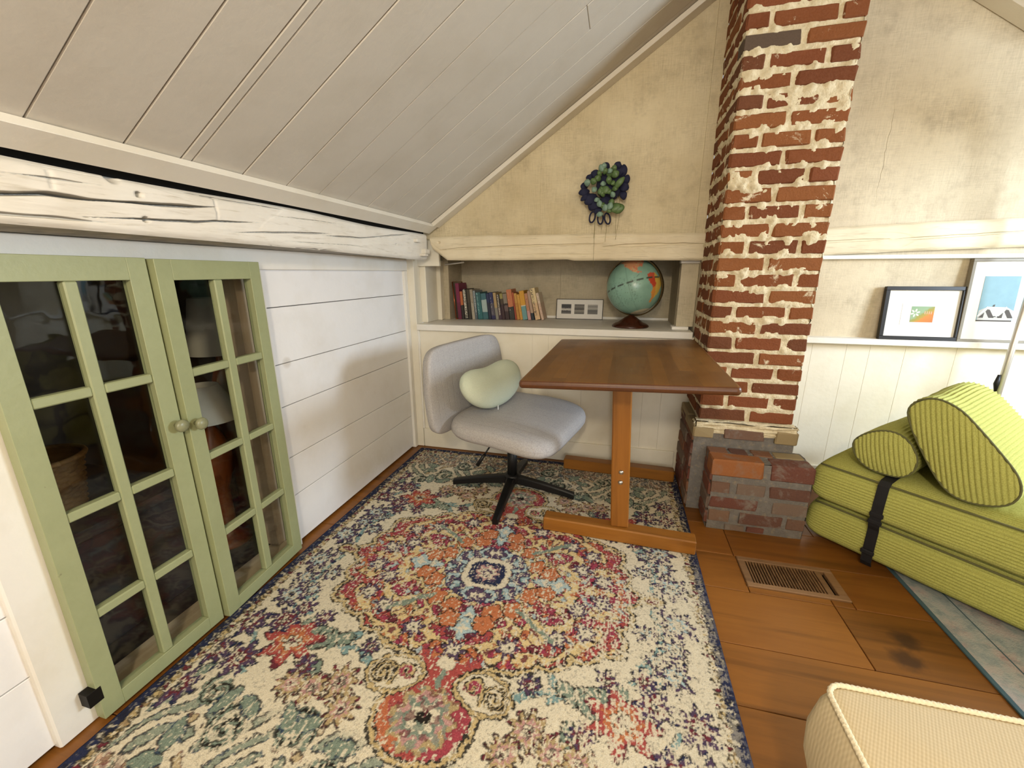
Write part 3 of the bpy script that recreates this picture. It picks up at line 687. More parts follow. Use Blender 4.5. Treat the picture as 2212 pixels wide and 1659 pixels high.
mb = MB().box(-0.030, 0.001, -0.020, 0.010, 1.02, 1.06, 0.001); mb.build('hinge', M_IRON, dl, world=False)

# things kept in the closet, seen through the panes
M_SHADE = plain('linen_shade', '#c9c3b2', 0.9, bump=0.3, bscale=400); M_LWOOD = m_wood('lamp_wood', '#7a3c18', '#8f4c20', '#5a2a10', 'Z', 2, 0.35)
def closet_lamp(x, y, zb, r0, r1, h, label, tilt=0.0):
    r = root('table_lamp', (x, y, 0.0), label, 'lamp')
    MB().lathe([(0.075, 0.003), (0.08, 0.015), (0.06, 0.03), (0.03, 0.06), (0.028, zb*0.45), (0.055, zb*0.6), (0.06, zb*0.75), (0.03, zb*0.9), (0.012, zb*0.95), (0.012, zb+0.04)], 24).build('lamp_base', M_LWOOD, r, True, world=False)
    n = 40; Mt = Matrix.Translation((0, 0, zb)) @ Matrix.Rotation(tilt, 4, 'X')
    rings = [[tuple(Mt @ Vector((q*math.cos(2*PI*k/n), q*math.sin(2*PI*k/n), zq))) for k in range(n)] for q, zq in ((r0, 0), (r1, h), (r1-0.003, h), (r0-0.003, 0))]
    MB().rings(rings, True, False, False).build('lamp_shade', M_SHADE, r, True, world=False)
    return r
closet_lamp(-1.72, 1.45, 0.78, 0.115, 0.075, 0.24, 'lamp with tall tapering pale shade behind the right glazed door')
closet_lamp(-1.56, 1.22, 0.565, 0.125, 0.055, 0.135, 'lamp with wide conical shade and brown wooden foot in the closet')
M_WICK = m_wood('wicker', '#8a6a40', '#74562f', '#573d20', 'X', 3, 0.8)
sb = root('storage_box', (-1.72, 0.75, 0.0), 'dark closed box under the wicker basket in the closet', 'box')
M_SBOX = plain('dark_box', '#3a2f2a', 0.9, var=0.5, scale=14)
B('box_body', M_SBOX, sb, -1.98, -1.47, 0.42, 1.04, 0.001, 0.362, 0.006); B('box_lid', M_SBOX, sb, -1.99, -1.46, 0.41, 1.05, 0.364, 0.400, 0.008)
bk = root('wicker_basket', (-1.62, 0.735, 0.4005), 'brown wicker basket standing in the closet behind the left glazed door', 'basket')
n = 48; rings = []
for i in range(60):
    f = i/59; zq = 0.004+0.19*f; rad = 0.078+0.024*f
    rings.append([((rad+0.004*math.sin(2*PI*f*11+PI*(k % 4 < 2)))*math.cos(2*PI*k/n), (rad+0.004*math.sin(2*PI*f*11+PI*(k % 4 < 2)))*math.sin(2*PI*k/n), zq) for k in range(n)])
rings += [[((q)*math.cos(2*PI*k/n), q*math.sin(2*PI*k/n), zq) for k in range(n)] for q, zq in ((0.095, 0.196), (0.094, 0.15))]
MB().rings(rings, True, True, True).build('basket_wall', M_WICK, bk, True, world=False)
MB().tube([(0.105*math.cos(2*PI*k/40), 0.105*math.sin(2*PI*k/40), 0.197) for k in range(41)], 0.008, 8).build('basket_rim', M_WICK, bk, True, world=False)

# ------------------------------------------------------------------ floor register
RG = root('floor_register', ((REG[0]+REG[1])/2, (REG[2]+REG[3])/2, 0.0), 'wooden slotted heating register let into the floor beside the rug', 'floor vent')
M_REG = m_wood('register_wood', '#7a5a3a', '#8b6a48', '#5b4028', 'X', 1.5, 0.55)
x0, x1, y0, y1 = REG
B('frame_bar', M_REG, RG, x0, x1, y0, y0+0.022, -0.012, 0.006, 0.002); B('frame_bar', M_REG, RG, x0, x1, y1-0.022, y1, -0.012, 0.006, 0.002)
B('frame_bar', M_REG, RG, x0, x0+0.026, y0+0.0222, y1-0.0222, -0.012, 0.0055, 0.002); B('frame_bar', M_REG, RG, x1-0.03, x1, y0+0.0222, y1-0.0222, -0.012, 0.0055, 0.002)
B('divider', M_REG, RG, x1-0.064, x1-0.044, y0+0.0222, y1-0.0222, -0.012, 0.0045, 0.001)
nb_ = 23; w = (x1-0.066)-(x0+0.028)
me = MB().box(-0.0019, 0.0019, y0+0.0222, y1-0.0222, -0.0045, 0.004, 0.0005); me.v = [(a, b-RG.location.y, c) for a, b, c in me.v]; me = me.mesh('slat', M_REG)
for i in range(nb_):
    o = link('slat', me, RG); o.location = (x0+0.028+(i+0.5)*w/nb_-RG.location.x, 0, 0); o.rotation_euler = (0, math.radians(4), 0)
B('register_pan', M_DARK, RG, x0, x1, y0, y1, -0.07, -0.06)

# ------------------------------------------------------------------ table
def m_table(name, axis):
    t = NT(name); v = t.coord('Object')
    br = t.add('ShaderNodeTexBrick'); br.offset = 0.37; br.inputs['Scale'].default_value = 1.0
    br.inputs['Brick Width'].default_value = 0.42; br.inputs['Row Height'].default_value = 0.047; br.inputs['Mortar Size'].default_value = 0.0006
    br.inputs['Color1'].default_value = hexc('#5e3812'); br.inputs['Color2'].default_value = hexc('#84561f'); br.inputs['Mortar'].default_value = hexc('#513519')
    mp = t.coord('Object', rot=(0, 0, PI/2)); t.link(mp, br.inputs['Vector'])
    g = t.noise(t.coord('Object', (60, 3, 20)), 2.2, 6, 0.62, 0.4); g2 = t.noise(t.coord('Object', (220, 8, 60)), 2, 3)
    c = t.mix(t.math('MULTIPLY', g, 0.7), br.outputs['Color'], '#50300f'); c = t.mix(t.math('MULTIPLY', g2, 0.3), c, '#8f6328')
    bl = t.noise(v, 5, 5, 0.6); c = t.mix(t.ramp(bl, [(0.5, (0, 0, 0, 1)), (0.8, (0.45, 0.45, 0.45, 1))]), c, '#86602c')
    gn = t.add('ShaderNodeNewGeometry'); sz = t.add('ShaderNodeSeparateXYZ'); t.link(gn.outputs['Normal'], sz.inputs[0])
    c = t.mix(t.math('MULTIPLY', t.math('LESS_THAN', t.math('ABSOLUTE', sz.outputs['Z']), 0.86), 0.8), c, t.mix(g, '#5a3018', '#3e2010'))
    return t.fin(c, t.math('ADD', t.math('MULTIPLY', bl, 0.25), 0.26), t.bump(g, 0.1, 0.002))
M_TTOP = m_table('table_top_wood', 'Y')
M_TLEG = m_wood('table_leg_wood', '#865318', '#996224', '#6c4012', 'Z', 1.2, 0.4); M_TFOOT = m_wood('table_foot_wood', '#88561b', '#9c6525', '#6c4113', 'X', 1.2, 0.4)
TB = root('dining_table', (0.042, 1.775, 0.012), 'brown butcher block trestle table pushed against the back wall beside the chimney', 'table', rz=math.radians(-1.05))
def rounded_slab(hx, hy, z0, z1, rc, nose, n=8):
    """slab with rounded plan corners and a bullnose edge"""
    def outline(off):
        pts = []
        for cx, cy, a0 in ((hx-rc, hy-rc, 0), (-hx+rc, hy-rc, PI/2), (-hx+rc, -hy+rc, PI), (hx-rc, -hy+rc, 1.5*PI)):
            for k in range(n+1):
                a = a0+PI/2*k/n; pts.append((cx+(rc-off)*math.cos(a), cy+(rc-off)*math.sin(a)))
        return pts
    h = (z1-z0)/2; zm = (z0+z1)/2; rings = []
    for k in range(9):
        a = -PI/2+PI*k/8; off = nose*(1-math.cos(a)); rings.append([(x, y, zm+h*math.sin(a)) for x, y in outline(off)])
    return MB().rings(rings)
tp = rounded_slab(0.344, 0.474, -0.014, 0.014, 0.016, 0.010).build('table_top', M_TTOP, TB, False, world=False)
bevel = None
tp.location = (-0.005, 0.018, 0.755-0.002); tp.rotation_euler = (0, math.radians(-2.0), 0)
tilt = math.radians(-2.4)
for sy, nm in ((-0.145, 'near'), (0.475, 'far')):
    f = MB().box(-0.305, 0.325 if sy < 0 else 0.300, -0.035, 0.03, 0.0, 0.062, 0.005).build('foot', M_TFOOT, TB, world=False); f.location = (0, sy, 0); f.rotation_euler = (0, 0, math.radians(-1.4))
    lg = MB().box(-0.037, 0.037, -0.017, 0.017, 0.0, 0.660, 0.005).build('leg', M_TLEG, TB, world=False)
    lg.location = (0.021 if sy < 0 else 0.010, sy, 0.062); lg.rotation_euler = (0, tilt, 0)
    bt = MB().box(-0.22, 0.22, sy-0.022, sy+0.022, -0.018, 0.0, 0.003).build('top_bearer', M_TFOOT, TB, world=False); bt.location = (-0.012, 0, 0.736); bt.rotation_euler = (0, math.radians(-2.0), 0)
st = MB().box(-0.014, 0.014, -0.125, 0.455, 0.255, 0.345, 0.003).build('stretcher', M_TLEG, TB, world=False)
M_BOLT = plain('bolt_steel', '#c9c6bd', 0.3, 1.0)
for zb_ in (0.272, 0.318):
    mb = MB(); mb.rings([[(0.0125+r*math.cos(2*PI*k/14), -0.163-d, zb_+r*math.sin(2*PI*k/14)) for k in range(14)] for r, d in ((0.010, 0), (0.010, 0.002), (0.007, 0.006), (0.001, 0.0075))])
    mb.build('bolt', M_BOLT, TB, True, world=False)

# ------------------------------------------------------------------ swivel chair with a wide seat
def m_fabric(name, c1, c2, scale=260, stripes=None, rough=0.9):
    t = NT(name); v = t.coord('Object'); n = t.noise(v, scale, 3, 0.7); n2 = t.noise(v, 6, 3)
    wv = t.noise(t.coord('Object', (1, 1, 12)), scale*0.5, 2)
    c = t.ramp(n, [(0.3, c2), (0.6, c1)]); c = t.mix(t.math('MULTIPLY', n2, 0.25), c, c2)
    nb = t.bump(n, 0.35, 0.002)
    if stripes:
        sp = t.add('ShaderNodeSeparateXYZ'); t.link(v, sp.inputs[0]); q = sp.outputs[stripes[0]]
        ph = t.math('ABSOLUTE', t.math('SUBTRACT', t.math('FRACT', t.math('MULTIPLY', q, 1/stripes[1])), 0.5))
        ln = t.ramp(ph, [(0.0, (1, 1, 1, 1)), (0.06, (0, 0, 0, 1))]); c = t.mix(t.math('MULTIPLY', ln, 0.16), c, c2)
        nb = t.bump(t.math('SUBTRACT', 1.0, ln), 0.3, 0.003, nb)
    return t.fin(c, rough, nb, spec=0.2)
M_SEAT = m_fabric('grey_upholstery', '#b5b1ae', '#96928f', stripes=(1, 0.043))
M_BLACK = plain('black_metal', '#121212', 0.45, 0.3)
CHR = root('office_chair', (-0.485, 1.918, 0.012), 'armless grey swivel chair with wide seat tucked at the table', 'chair', rz=math.radians(-13))
def superring(hx, hy, cx, cy, z, e=4.0, n=64, zf=None, shear=0.0):
    out = []
    for k in range(n):
        a = 2*PI*k/n; c, s = math.cos(a), math.sin(a)
        x = cx+hx*math.copysign(abs(c)**(2/e), c); y = cy+hy*math.copysign(abs(s)**(2/e), s)
        y = cy+(y-cy)*(1.0+0.02*(x-cx)/hx - 0.05*max(0, (x-cx)/hx)**3)
        out.append((x, y, z+(zf(x, y) if zf else 0)))
    return out
droop = lambda x, y: -0.030*max(0.0, (x-0.02)/0.27)**2 - 0.008*abs((y+0.015)/0.32)**3 + 0.010*max(0, (-x-0.05)/0.15)
rg = []
for sc, zq in ((0.60, 0.372), (0.90, 0.374), (0.965, 0.382), (0.995, 0.398), (1.0, 0.410), (0.997, 0.4135), (1.001, 0.4165), (0.997, 0.4195), (0.99, 0.430), (0.965, 0.442), (0.92, 0.449), (0.8, 0.453), (0.6, 0.454), (0.4, 0.454), (0.2, 0.4535), (0.05, 0.4535)):
    rg.append(superring(0.262*sc, 0.325*sc, 0.066, -0.018, zq+0.010, 5.0, 72, droop))
MB().rings(rg).build('seat', M_SEAT, CHR, True, world=False)
def padded(fn, hw, h, t, e=5.0, n=72):
    """upholstered panel: outline superellipse hw x h, thickness t; fn maps (a along width, b height, c out) -> local xyz"""
    rg = []
    for sc, c in ((0.3, -t), (0.85, -t), (0.95, -t*0.93), (0.99, -t*0.7), (1.0, -t*0.4), (1.003, -t*0.25), (1.0, -t*0.1), (0.985, t*0.0), (0.955, t*0.07), (0.85, t*0.12), (0.5, t*0.15), (0.05, t*0.15)):
        ring = []
        for k in range(n):
            a = 2*PI*k/n; ca, sa = math.cos(a), math.sin(a)
            ring.append(fn(sc*hw*math.copysign(abs(ca)**(2/e), ca), sc*h*math.copysign(abs(sa)**(2/e), sa), c))
        rg.append(ring)
    return MB().rings(rg)
def back_fn(a, b, c):
    zz = 0.585+b; return (-0.205-0.105*(zz-0.41)+c+0.10*a*a, -0.034+a*(1-0.09*max(0, b/0.19)), zz)
padded(back_fn, 0.342, 0.200, 0.05, 7.0).build('backrest', M_SEAT, CHR, True, world=False)
MB().box(-0.215, 0.02, -0.045, 0.045, 0.352, 0.373, 0.004).build('back_bracket', M_BLACK, CHR, world=False)
MB().lathe([(0.062, 0.350), (0.062, 0.3715)], 20).build('seat_plate', M_BLACK, CHR, False, world=False)
MB().lathe([(0.026, 0.075), (0.026, 0.235), (0.022, 0.237), (0.022, 0.352)], 24).build('gas_column', M_BLACK, CHR, True, world=False)
MB().lathe([(0.030, 0.045), (0.040, 0.05), (0.040, 0.085), (0.034, 0.095)], 24).build('base_hub', M_BLACK, CHR, True, world=False)
for k in range(4):
    a = math.radians(13)+PI/2*k+math.radians((-2, 0, 2, 0)[k]); c, s = math.cos(a), math.sin(a)
    secs = []
    for d, hw, zt, zb_ in ((0.03, 0.022, 0.088, 0.048), (0.16, 0.018, 0.068, 0.032), (0.29, 0.015, 0.040, 0.010), (0.325, 0.014, 0.030, 0.0005)):
        secs.append([(d*c-q*s, d*s+q*c, zq) for q, zq in ((-hw, zb_), (hw, zb_), (hw, zt-0.006), (hw*0.7, zt), (-hw*0.7, zt), (-hw, zt-0.006))])
    MB().rings(secs).build('base_arm', M_BLACK, CHR, False, world=False)
MB().tube([(0.0, -0.05, 0.362), (0.015, -0.20, 0.357), (0.010, -0.25, 0.340), (0.003, -0.275, 0.318)], 0.0038, 8).tube([(0.003, -0.275, 0.318), (-0.002, -0.284, 0.308), (-0.022, -0.305, 0.268)], [0.0045, 0.008, 0.0095], 8).build('tilt_lever', M_BLACK, CHR, True, world=False)

# kidney shaped lumbar pillow leaning in the seat
M_MINT = m_fabric('mint_cotton', '#d0d8c4', '#bec7b2', 420)
PW = root('lumbar_pillow', (-0.463, 1.913, 0.4905), 'mint green kidney shaped lumbar pillow resting on the grey chair', 'pillow', rz=math.radians(-13))
rg = []; N = 40; n = 28
for i in range(N+1):
    s = -1+2*i/N; w = (1-abs(s)**3.2)**0.5 if abs(s) < 1 else 0.0; w = max(w, 0.02)
    cy = -0.040+0.235*s; cz = 0.088+0.066*s*s; tx = -0.112+0.010*s
    th = math.atan2(0.135*s, 0.235)
    ring = []
    for k in range(n):
        a = 2*PI*k/n; hh = 0.094*w*math.sin(a); dd = 0.068*w*math.cos(a)
        ring.append((tx+dd-0.12*(cz-0.1)-hh*0.30, cy-hh*math.sin(th), cz+hh*math.cos(th)))
    rg.append(ring)
pb = MB().rings(rg).build('pillow_body', M_MINT, PW, True, world=False)
M_TAG = plain('white_tag', '#e6e4dc', 0.8)
MB().box(-0.050, -0.049, -0.10, -0.092, -0.008, 0.014).build('care_tag', M_TAG, pb, world=False)
# ------------------------------------------------------------------ patterned rug: the weave colours are computed per tuft
def paint_rug():
    x0, x1, y0, y1 = -1.205, 0.375, 0.255, 2.315; cx, cy = -0.425, 1.285; res = 0.0026
    xs = np.arange(x0, x1+1e-6, res); ysr = np.arange(y0, y1+1e-6, res)
    X, Y = np.meshgrid(xs, ysr, indexing='ij')
    V1, V2, V3, V4 = VN(101), VN(102), VN(103), VN(104)
    # wobbly drawing, like a printed worn pile
    wx = X+0.007*(V1.fbm(X*38, Y*38, 3)-0.5)*2+0.0065*(V1.fbm(X*140, Y*140, 2)-0.5)*2; wy = Y+0.007*(V2.fbm(X*38, Y*38, 3)-0.5)*2+0.0065*(V2.fbm(X*140, Y*140, 2)-0.5)*2
    u = np.abs(wx-cx); v = np.abs(wy-cy)
    C = {k: np_lin(h) for k, h in dict(cream='#d9ceb4', gold='#c3ac7c', red='#a64d48', crim='#9a3f52', orange='#bb714a', navy='#2a2f4a', purple='#55435a', ltb='#a9bcbc', teal='#7d9a98',
         green='#7d8b7b', maroon='#6d3039', black='#27231f', pink='#bb8f88', dkblue='#33445a', tan='#b09a70').items()}
    img = np.empty(X.shape+(3,)); img[:] = C['cream']
    def put(mask, c, a=1.0):
        m = np.clip(mask, 0, 1)[..., None]*a; col = C[c] if isinstance(c, str) else c
        img[:] = img*(1-m)+col*m
    def M(d, soft=0.002): return np.clip(0.5-d/soft, 0, 1)
    def ell(a, b, ru, rv, th=0.0, U=None, Vv=None):
        U = u if U is None else U; Vv = v if Vv is None else Vv
        du, dv = U-a, Vv-b; c, s = math.cos(th), math.sin(th)
        p = (du*c+dv*s)/ru; q = (-du*s+dv*c)/rv
        return (np.sqrt(p*p+q*q)-1)*min(ru, rv)
    def blob(a, b, r, n, cols, amp=0.22, rot=0.0, squash=1.0):
        du, dv = u-a, (v-b)/squash; rr = np.sqrt(du*du+dv*dv); th = np.arctan2(dv, du)
        e = r*(1+amp*np.cos(n*th+rot))
        for f, c in cols: put(M(rr-e*f), c)
    def leaf(a, b, th, L, w, c, line='black'):
        du, dv = u-a, v-b; p = du*math.cos(th)+dv*math.sin(th); q = -du*math.sin(th)+dv*math.cos(th)
        ww = w*np.clip(1-(2*p/L-1)**2, 0, 1)**0.7; d = np.where((p > 0) & (p < L), np.abs(q)-ww, 0.05)
        if line: put(M(d-0.0035), line)
        put(M(d), c)
    def stroke(pts, w, c, U=None, Vv=None):
        U = u if U is None else U; Vv = v if Vv is None else Vv; d = np.full(U.shape, 9.0)
        for (a, b), (p, q) in zip(pts[:-1], pts[1:]):
            ex, ey = p-a, q-b; L2 = ex*ex+ey*ey+1e-12; t = np.clip(((U-a)*ex+(Vv-b)*ey)/L2, 0, 1)
            d = np.minimum(d, np.hypot(U-a-t*ex, Vv-b-t*ey))
        if c is not None: put(M(d-w), c)
        return d
    def spiral(a, b, r, turns, w, c, dirn=1, ph=0.0, n=40):
        pts = [(a+r*(1-i/n*0.9)*math.cos(ph+dirn*2*PI*turns*i/n), b+r*(1-i/n*0.9)*math.sin(ph+dirn*2*PI*turns*i/n)) for i in range(n+1)]
        stroke(pts, w, c)
    # --- end fields and corners: dense grey green foliage
    f2 = np.sin(46*u+3.2*np.sin(21*v+1))*np.sin(40*v+3.0*np.sin(23*u))
    zone = np.clip((v-0.62)/0.05, 0, 1)*np.clip((0.60-np.abs(u-0.36))/0.1, 0, 1)
    put((f2 > 0.42)*zone, 'green', 0.85); put((np.abs(f2-0.42) < 0.10)*zone, 'dkblue', 0.8); put((f2 < -0.62)*zone, 'tan', 0.8); put((np.abs(f2+0.62) < 0.07)*zone, 'maroon', 0.7)
    dens = np.clip((v-0.80)/0.03, 0, 1); f3 = np.sin(70*u+2.5*np.sin(31*v))*np.sin(62*v+2.5*np.sin(37*u))
    put((f3 > 0.30)*dens, 'dkblue', 0.75); put((f3 < -0.45)*dens, 'maroon', 0.65); put((np.abs(f3) < 0.06)*dens, 'orange', 0.5); put(((f3 > 0.1) & (f3 < 0.2))*dens, 'green', 0.8)
    for (a, b, r, t) in ((0.30, 0.66, 0.055, 1.6), (0.47, 0.70, 0.06, 1.6), (0.17, 0.74, 0.05, 1.5), (0.58, 0.62, 0.045, 1.4), (0.40, 0.83, 0.05, 1.5), (0.10, 0.86, 0.05, 1.5)):
        put(M(ell(a, b, r*1.05, r*0.9)), 'cream', 0.7); spiral(a, b, r, t, 0.010, 'green', 1, a*9); spiral(a, b, r*1.02, t, 0.003, 'black', 1, a*9+0.15)
    for (a, b, th) in ((0.36, 0.60, 2.2), (0.24, 0.62, 0.5), (0.52, 0.60, 1.2), (0.42, 0.66, -0.5), (0.60, 0.70, 1.9), (0.22, 0.80, 1.0), (0.33, 0.76, 2.6), (0.55, 0.79, 0.3), (0.05, 0.74, 1.2), (0.66, 0.56, 1.0), (0.12, 0.66, 0.2)):
        leaf(a, b, th, 0.085, 0.020, 'green', 'dkblue')
    # --- field flowers and stems
    for pts in (((0.34, 0.40), (0.40, 0.395), (0.44, 0.38)), ((0.60, 0.05), (0.62, 0.14), (0.60, 0.22), (0.55, 0.27)), ((0.62, 0.30), (0.56, 0.34), (0.52, 0.33)), ((0.22, 0.44), (0.30, 0.41), (0.36, 0.42)), ((0.64, 0.44), (0.60, 0.50), (0.56, 0.56))):
        stroke(pts, 0.008, 'teal')
    for (a, b, th, L) in ((0.345, 0.40, 2.4, 0.06), (0.33, 0.40, -2.2, 0.06), (0.26, 0.425, 2.6, 0.055), (0.56, 0.26, 0.6, 0.05), (0.61, 0.20, 0.1, 0.045)):
        leaf(a, b, th, L, 0.013, 'teal', None)
    for (a, b, th, L) in ((0.40, 0.37, 2.0, 0.075), (0.43, 0.36, 1.1, 0.075), (0.46, 0.36, 0.2, 0.06), (0.37, 0.41, -2.5, 0.06), (0.40, 0.43, -1.2, 0.07), (0.43, 0.45, -2.2, 0.075), (0.38, 0.47, 1.8, 0.07)):
        leaf(a, b, th, L, 0.022, 'green', 'black')
    def flower(a, b, r, c1, c2, c3, n=8, sq=1.0):
        blob(a, b, r*1.12, n, ((1.0, c3),), 0.30, 0.5, sq); blob(a, b, r, n, ((1.0, c1), (0.62, c2), (0.34, 'cream'), (0.16, c3)), 0.26, 0.0, sq)
    flower(0.500, 0.440, 0.074, 'red', 'orange', 'maroon', 7, 0.9)
    for (a, b, r) in ((0.675, 0.085, 0.050), (0.645, 0.275, 0.044), (0.685, 0.41, 0.045), (0.585, 0.375, 0.040), (0.655, 0.185, 0.034), (0.575, 0.145, 0.030), (0.555, 0.315, 0.030), (0.59, 0.235, 0.026), (0.46, 0.335, 0.026), (0.62, 0.02, 0.02), (0.40, 0.505, 0.028), (0.25, 0.40, 0.024), (0.61, 0.53, 0.046), (0.70, 0.52, 0.038), (0.70, 0.64, 0.044)):
        flower(a, b, r, 'purple', 'maroon' if b > 0.3 else 'ltb', 'navy', 8)
    for (a, b, r) in ((0.27, 0.52, 0.042), (0.22, 0.585, 0.036), (0.335, 0.555, 0.034), (0.40, 0.56, 0.034)):
        flower(a, b, r, 'tan', 'pink', 'maroon', 9)
    # --- medallion
    out = [(0.60, 0.0), (0.555, 0.014), (0.52, 0.040), (0.505, 0.060), (0.522, 0.085), (0.520, 0.115), (0.500, 0.140), (0.470, 0.148), (0.488, 0.170), (0.498, 0.205), (0.492, 0.238), (0.462, 0.252), (0.432, 0.243), (0.425, 0.268),
           (0.400, 0.285), (0.370, 0.285), (0.345, 0.272), (0.340, 0.300), (0.318, 0.326), (0.285, 0.336), (0.255, 0.325), (0.240, 0.350), (0.205, 0.368), (0.165, 0.374), (0.130, 0.372), (0.105, 0.382), (0.082, 0.392),
           (0.058, 0.412), (0.048, 0.438), (0.052, 0.462), (0.075, 0.478), (0.105, 0.495), (0.122, 0.525), (0.125, 0.56), (0.112, 0.60), (0.085, 0.628), (0.05, 0.645), (0.0, 0.655)]
    poly = out+[(0.0, 0.0)]; inside = np.zeros(u.shape, bool); n = len(poly)
    for i in range(n):
        (xa, ya), (xb, yb) = poly[i], poly[(i+1) % n]
        if ya == yb: continue
        cnd = ((ya > v) != (yb > v)); xi = (xb-xa)*(v-ya)/(yb-ya)+xa; inside ^= (cnd & (u < xi))
    d = stroke(out, 0, None); sd = np.where(inside, -d, d)
    dash = (V3.fbm(X*95, Y*95, 2) > 0.36)
    put(M(sd-0.021), 'cream'); put((np.abs(sd-0.0175) < 0.0044)*dash, 'black', 0.95); put((np.abs(sd-0.010) < 0.0055)*1.0, 'gold'); put((np.abs(sd-0.0005) < 0.0046)*dash, 'black', 0.97)
    r = np.hypot(u, v*1.2); inn = M(sd+0.002)
    red_zone = np.clip((r-0.30)/0.06, 0, 1)+0.9*(V4.fbm(X*9, Y*9, 2) > 0.55)
    hue = V4.fbm(u*11+7, v*11+3, 2)
    base = np.where((red_zone > 0.5)[..., None], np.where((hue > 0.5)[..., None], C['red'], np.where((hue > 0.40)[..., None], C['orange'], C['crim'])), C['gold']*1.06)
    img[:] = img*(1-inn[..., None])+base*inn[..., None]
    # arabesque leaves inside the medallion
    th = np.arctan2(v, u); f1 = np.sin(27*u+2.6*np.sin(15*v+2))*np.sin(30*v+2.8*np.sin(14*u+1)); f4 = np.sin(84*u+2.2*np.sin(37*v))*np.sin(78*v+2.4*np.sin(41*u))
    lv = np.where(r < 0.40, -0.32, 0.10); gz = inn*(f1 > lv); put(gz, C['gold']*1.22); put(inn*(np.abs(f1-lv) < 0.07)*dash, 'black', 0.9)
    for ring_r, cnt, Ls in ((0.215, 4, 0.040), (0.275, 5, 0.045), (0.34, 6, 0.045), (0.41, 7, 0.045)):
        for k in range(cnt):
            a_ = PI/2*(k+0.5)/cnt; leaf(ring_r*math.cos(a_), ring_r*0.80*math.sin(a_), a_+(0.9 if k % 2 else -0.7), Ls, 0.0125, ('crim', 'orange', 'red', 'maroon')[(k+cnt) % 4])
    lz = inn*(f1 < -0.20)*(f4 > 0.35); put(lz, 'crim'); put(inn*(f1 < -0.1)*(np.abs(f4-0.35) < 0.10), 'black', 0.8)
    lz = inn*(f1 < 0.0)*(f4 < -0.52)*(hue < 0.55); put(lz, 'ltb', 0.9); put(inn*(f1 < 0.0)*(np.abs(f4+0.52) < 0.07), 'purple', 0.8)
    lz = inn*(f1 > 0.3)*(f4 < -0.45); put(lz, 'maroon', 0.9); put(inn*(f1 > 0.3)*(f4 > 0.62), 'orange', 0.9)
    # pendant ground
    put(inn*M(0.385-v)*(M(ell(0, 0.55, 0.2, 0.2))), 'red'); put(inn*M(0.47-v)*(V4(X*14, Y*14) > 0.5), 'orange', 0.8); put(inn*M(0.47-v)*(wx > cx+0.03)*(V4(X*14, Y*14) < 0.6), 'crim', 0.6)
    blob(0, 0.555, 0.082, 10, ((1.0, 'tan'), (0.8, 'pink'), (0.62, 'green'), (0.46, 'cream'), (0.24, 'black')), 0.12); put(M(ell(0, 0.555, 0.085, 0.085))*(f4 > 0.45), 'green', 0.8); put(M(ell(0, 0.555, 0.09, 0.09))*(f4 < -0.5), 'maroon', 0.7)
    stroke([(0, 0.40), (0, 0.47)], 0.008, 'green'); put(M(ell(0, 0.395, 0.030, 0.022)), 'cream')
    # scrolls beside the neck of the pendant
    put(M(ell(0.133, 0.455, 0.085, 0.062, 0.25)-0.004), 'black'); put(M(ell(0.133, 0.455, 0.085, 0.062, 0.25)), 'gold'); put(M(ell(0.133, 0.455, 0.076, 0.053, 0.25)), 'black'); put(M(ell(0.133, 0.455, 0.073, 0.050, 0.25)), 'cream')
    spiral(0.165, 0.465, 0.040, 1.7, 0.0085, 'gold', 1, 2.6); spiral(0.165, 0.465, 0.045, 1.7, 0.0028, 'black', 1, 2.6); spiral(0.165, 0.465, 0.033, 1.7, 0.0025, 'black', 1, 2.6)
    put(M(ell(0.098, 0.445, 0.026, 0.022)), 'crim'); spiral(0.098, 0.445, 0.032, 1.2, 0.0055, 'gold', -1, 0.4); spiral(0.098, 0.445, 0.037, 1.2, 0.0025, 'black', -1, 0.4)
    # side finials
    put(M(ell(0.60, 0.0, 0.045, 0.024)-0.004), 'black'); put(M(ell(0.60, 0.0, 0.045, 0.024)), 'gold'); put(M(ell(0.60, 0.0, 0.028, 0.012)), 'maroon')
    # rosettes along the axes, then the middle
    for (a, b) in ((0.0, 0.345), (0.30, 0.235), (0.385, 0.19), (0.43, 0.055), (0.355, 0.10), (0.16, 0.30)): flower(a, b, 0.030, 'purple', 'cream', 'black', 7)
    for (a, b) in ((0.0, 0.215), (0.0, 0.265), (0.225, 0.0), (0.275, 0.0)): blob(a, b, 0.034, 4, ((1.12, 'dkblue'), (1.0, 'ltb'), (0.4, 'cream')), 0.25)
    for (a, b) in ((0.075, 0.185), (0.185, 0.075), (0.06, 0.235), (0.235, 0.05), (0.14, 0.155)): blob(a, b, 0.034, 5, ((1.12, 'black'), (1.0, 'orange')), 0.14)
    stroke([(0.155, 0.15), (0.22, 0.20), (0.285, 0.245)], 0.009, 'green')
    for k in range(8):
        a = PI/2*(k+0.5)/8; blob(0.130*math.cos(a), 0.118*math.sin(a), 0.030, 4, ((1.1, 'navy'), (0.95, 'purple' if k % 2 else 'ltb'), (0.4, 'cream' if k % 2 else 'teal')), 0.2, k)
    def rrect(a, b, rr): return np.maximum(np.hypot(np.maximum(u-a+rr, 0), np.maximum(v-b+rr, 0))-rr, np.maximum(u-a, v-b))
    put(M(rrect(0.088, 0.080, 0.05)), 'cream'); put(M(rrect(0.070, 0.062, 0.045)), 'navy'); put(M(rrect(0.070, 0.062, 0.045))*(f4 > 0.6), 'purple'); blob(0, 0, 0.040, 8, ((1.0, 'pink'), (0.75, 'cream'), (0.45, 'purple'), (0.2, 'cream')), 0.18)
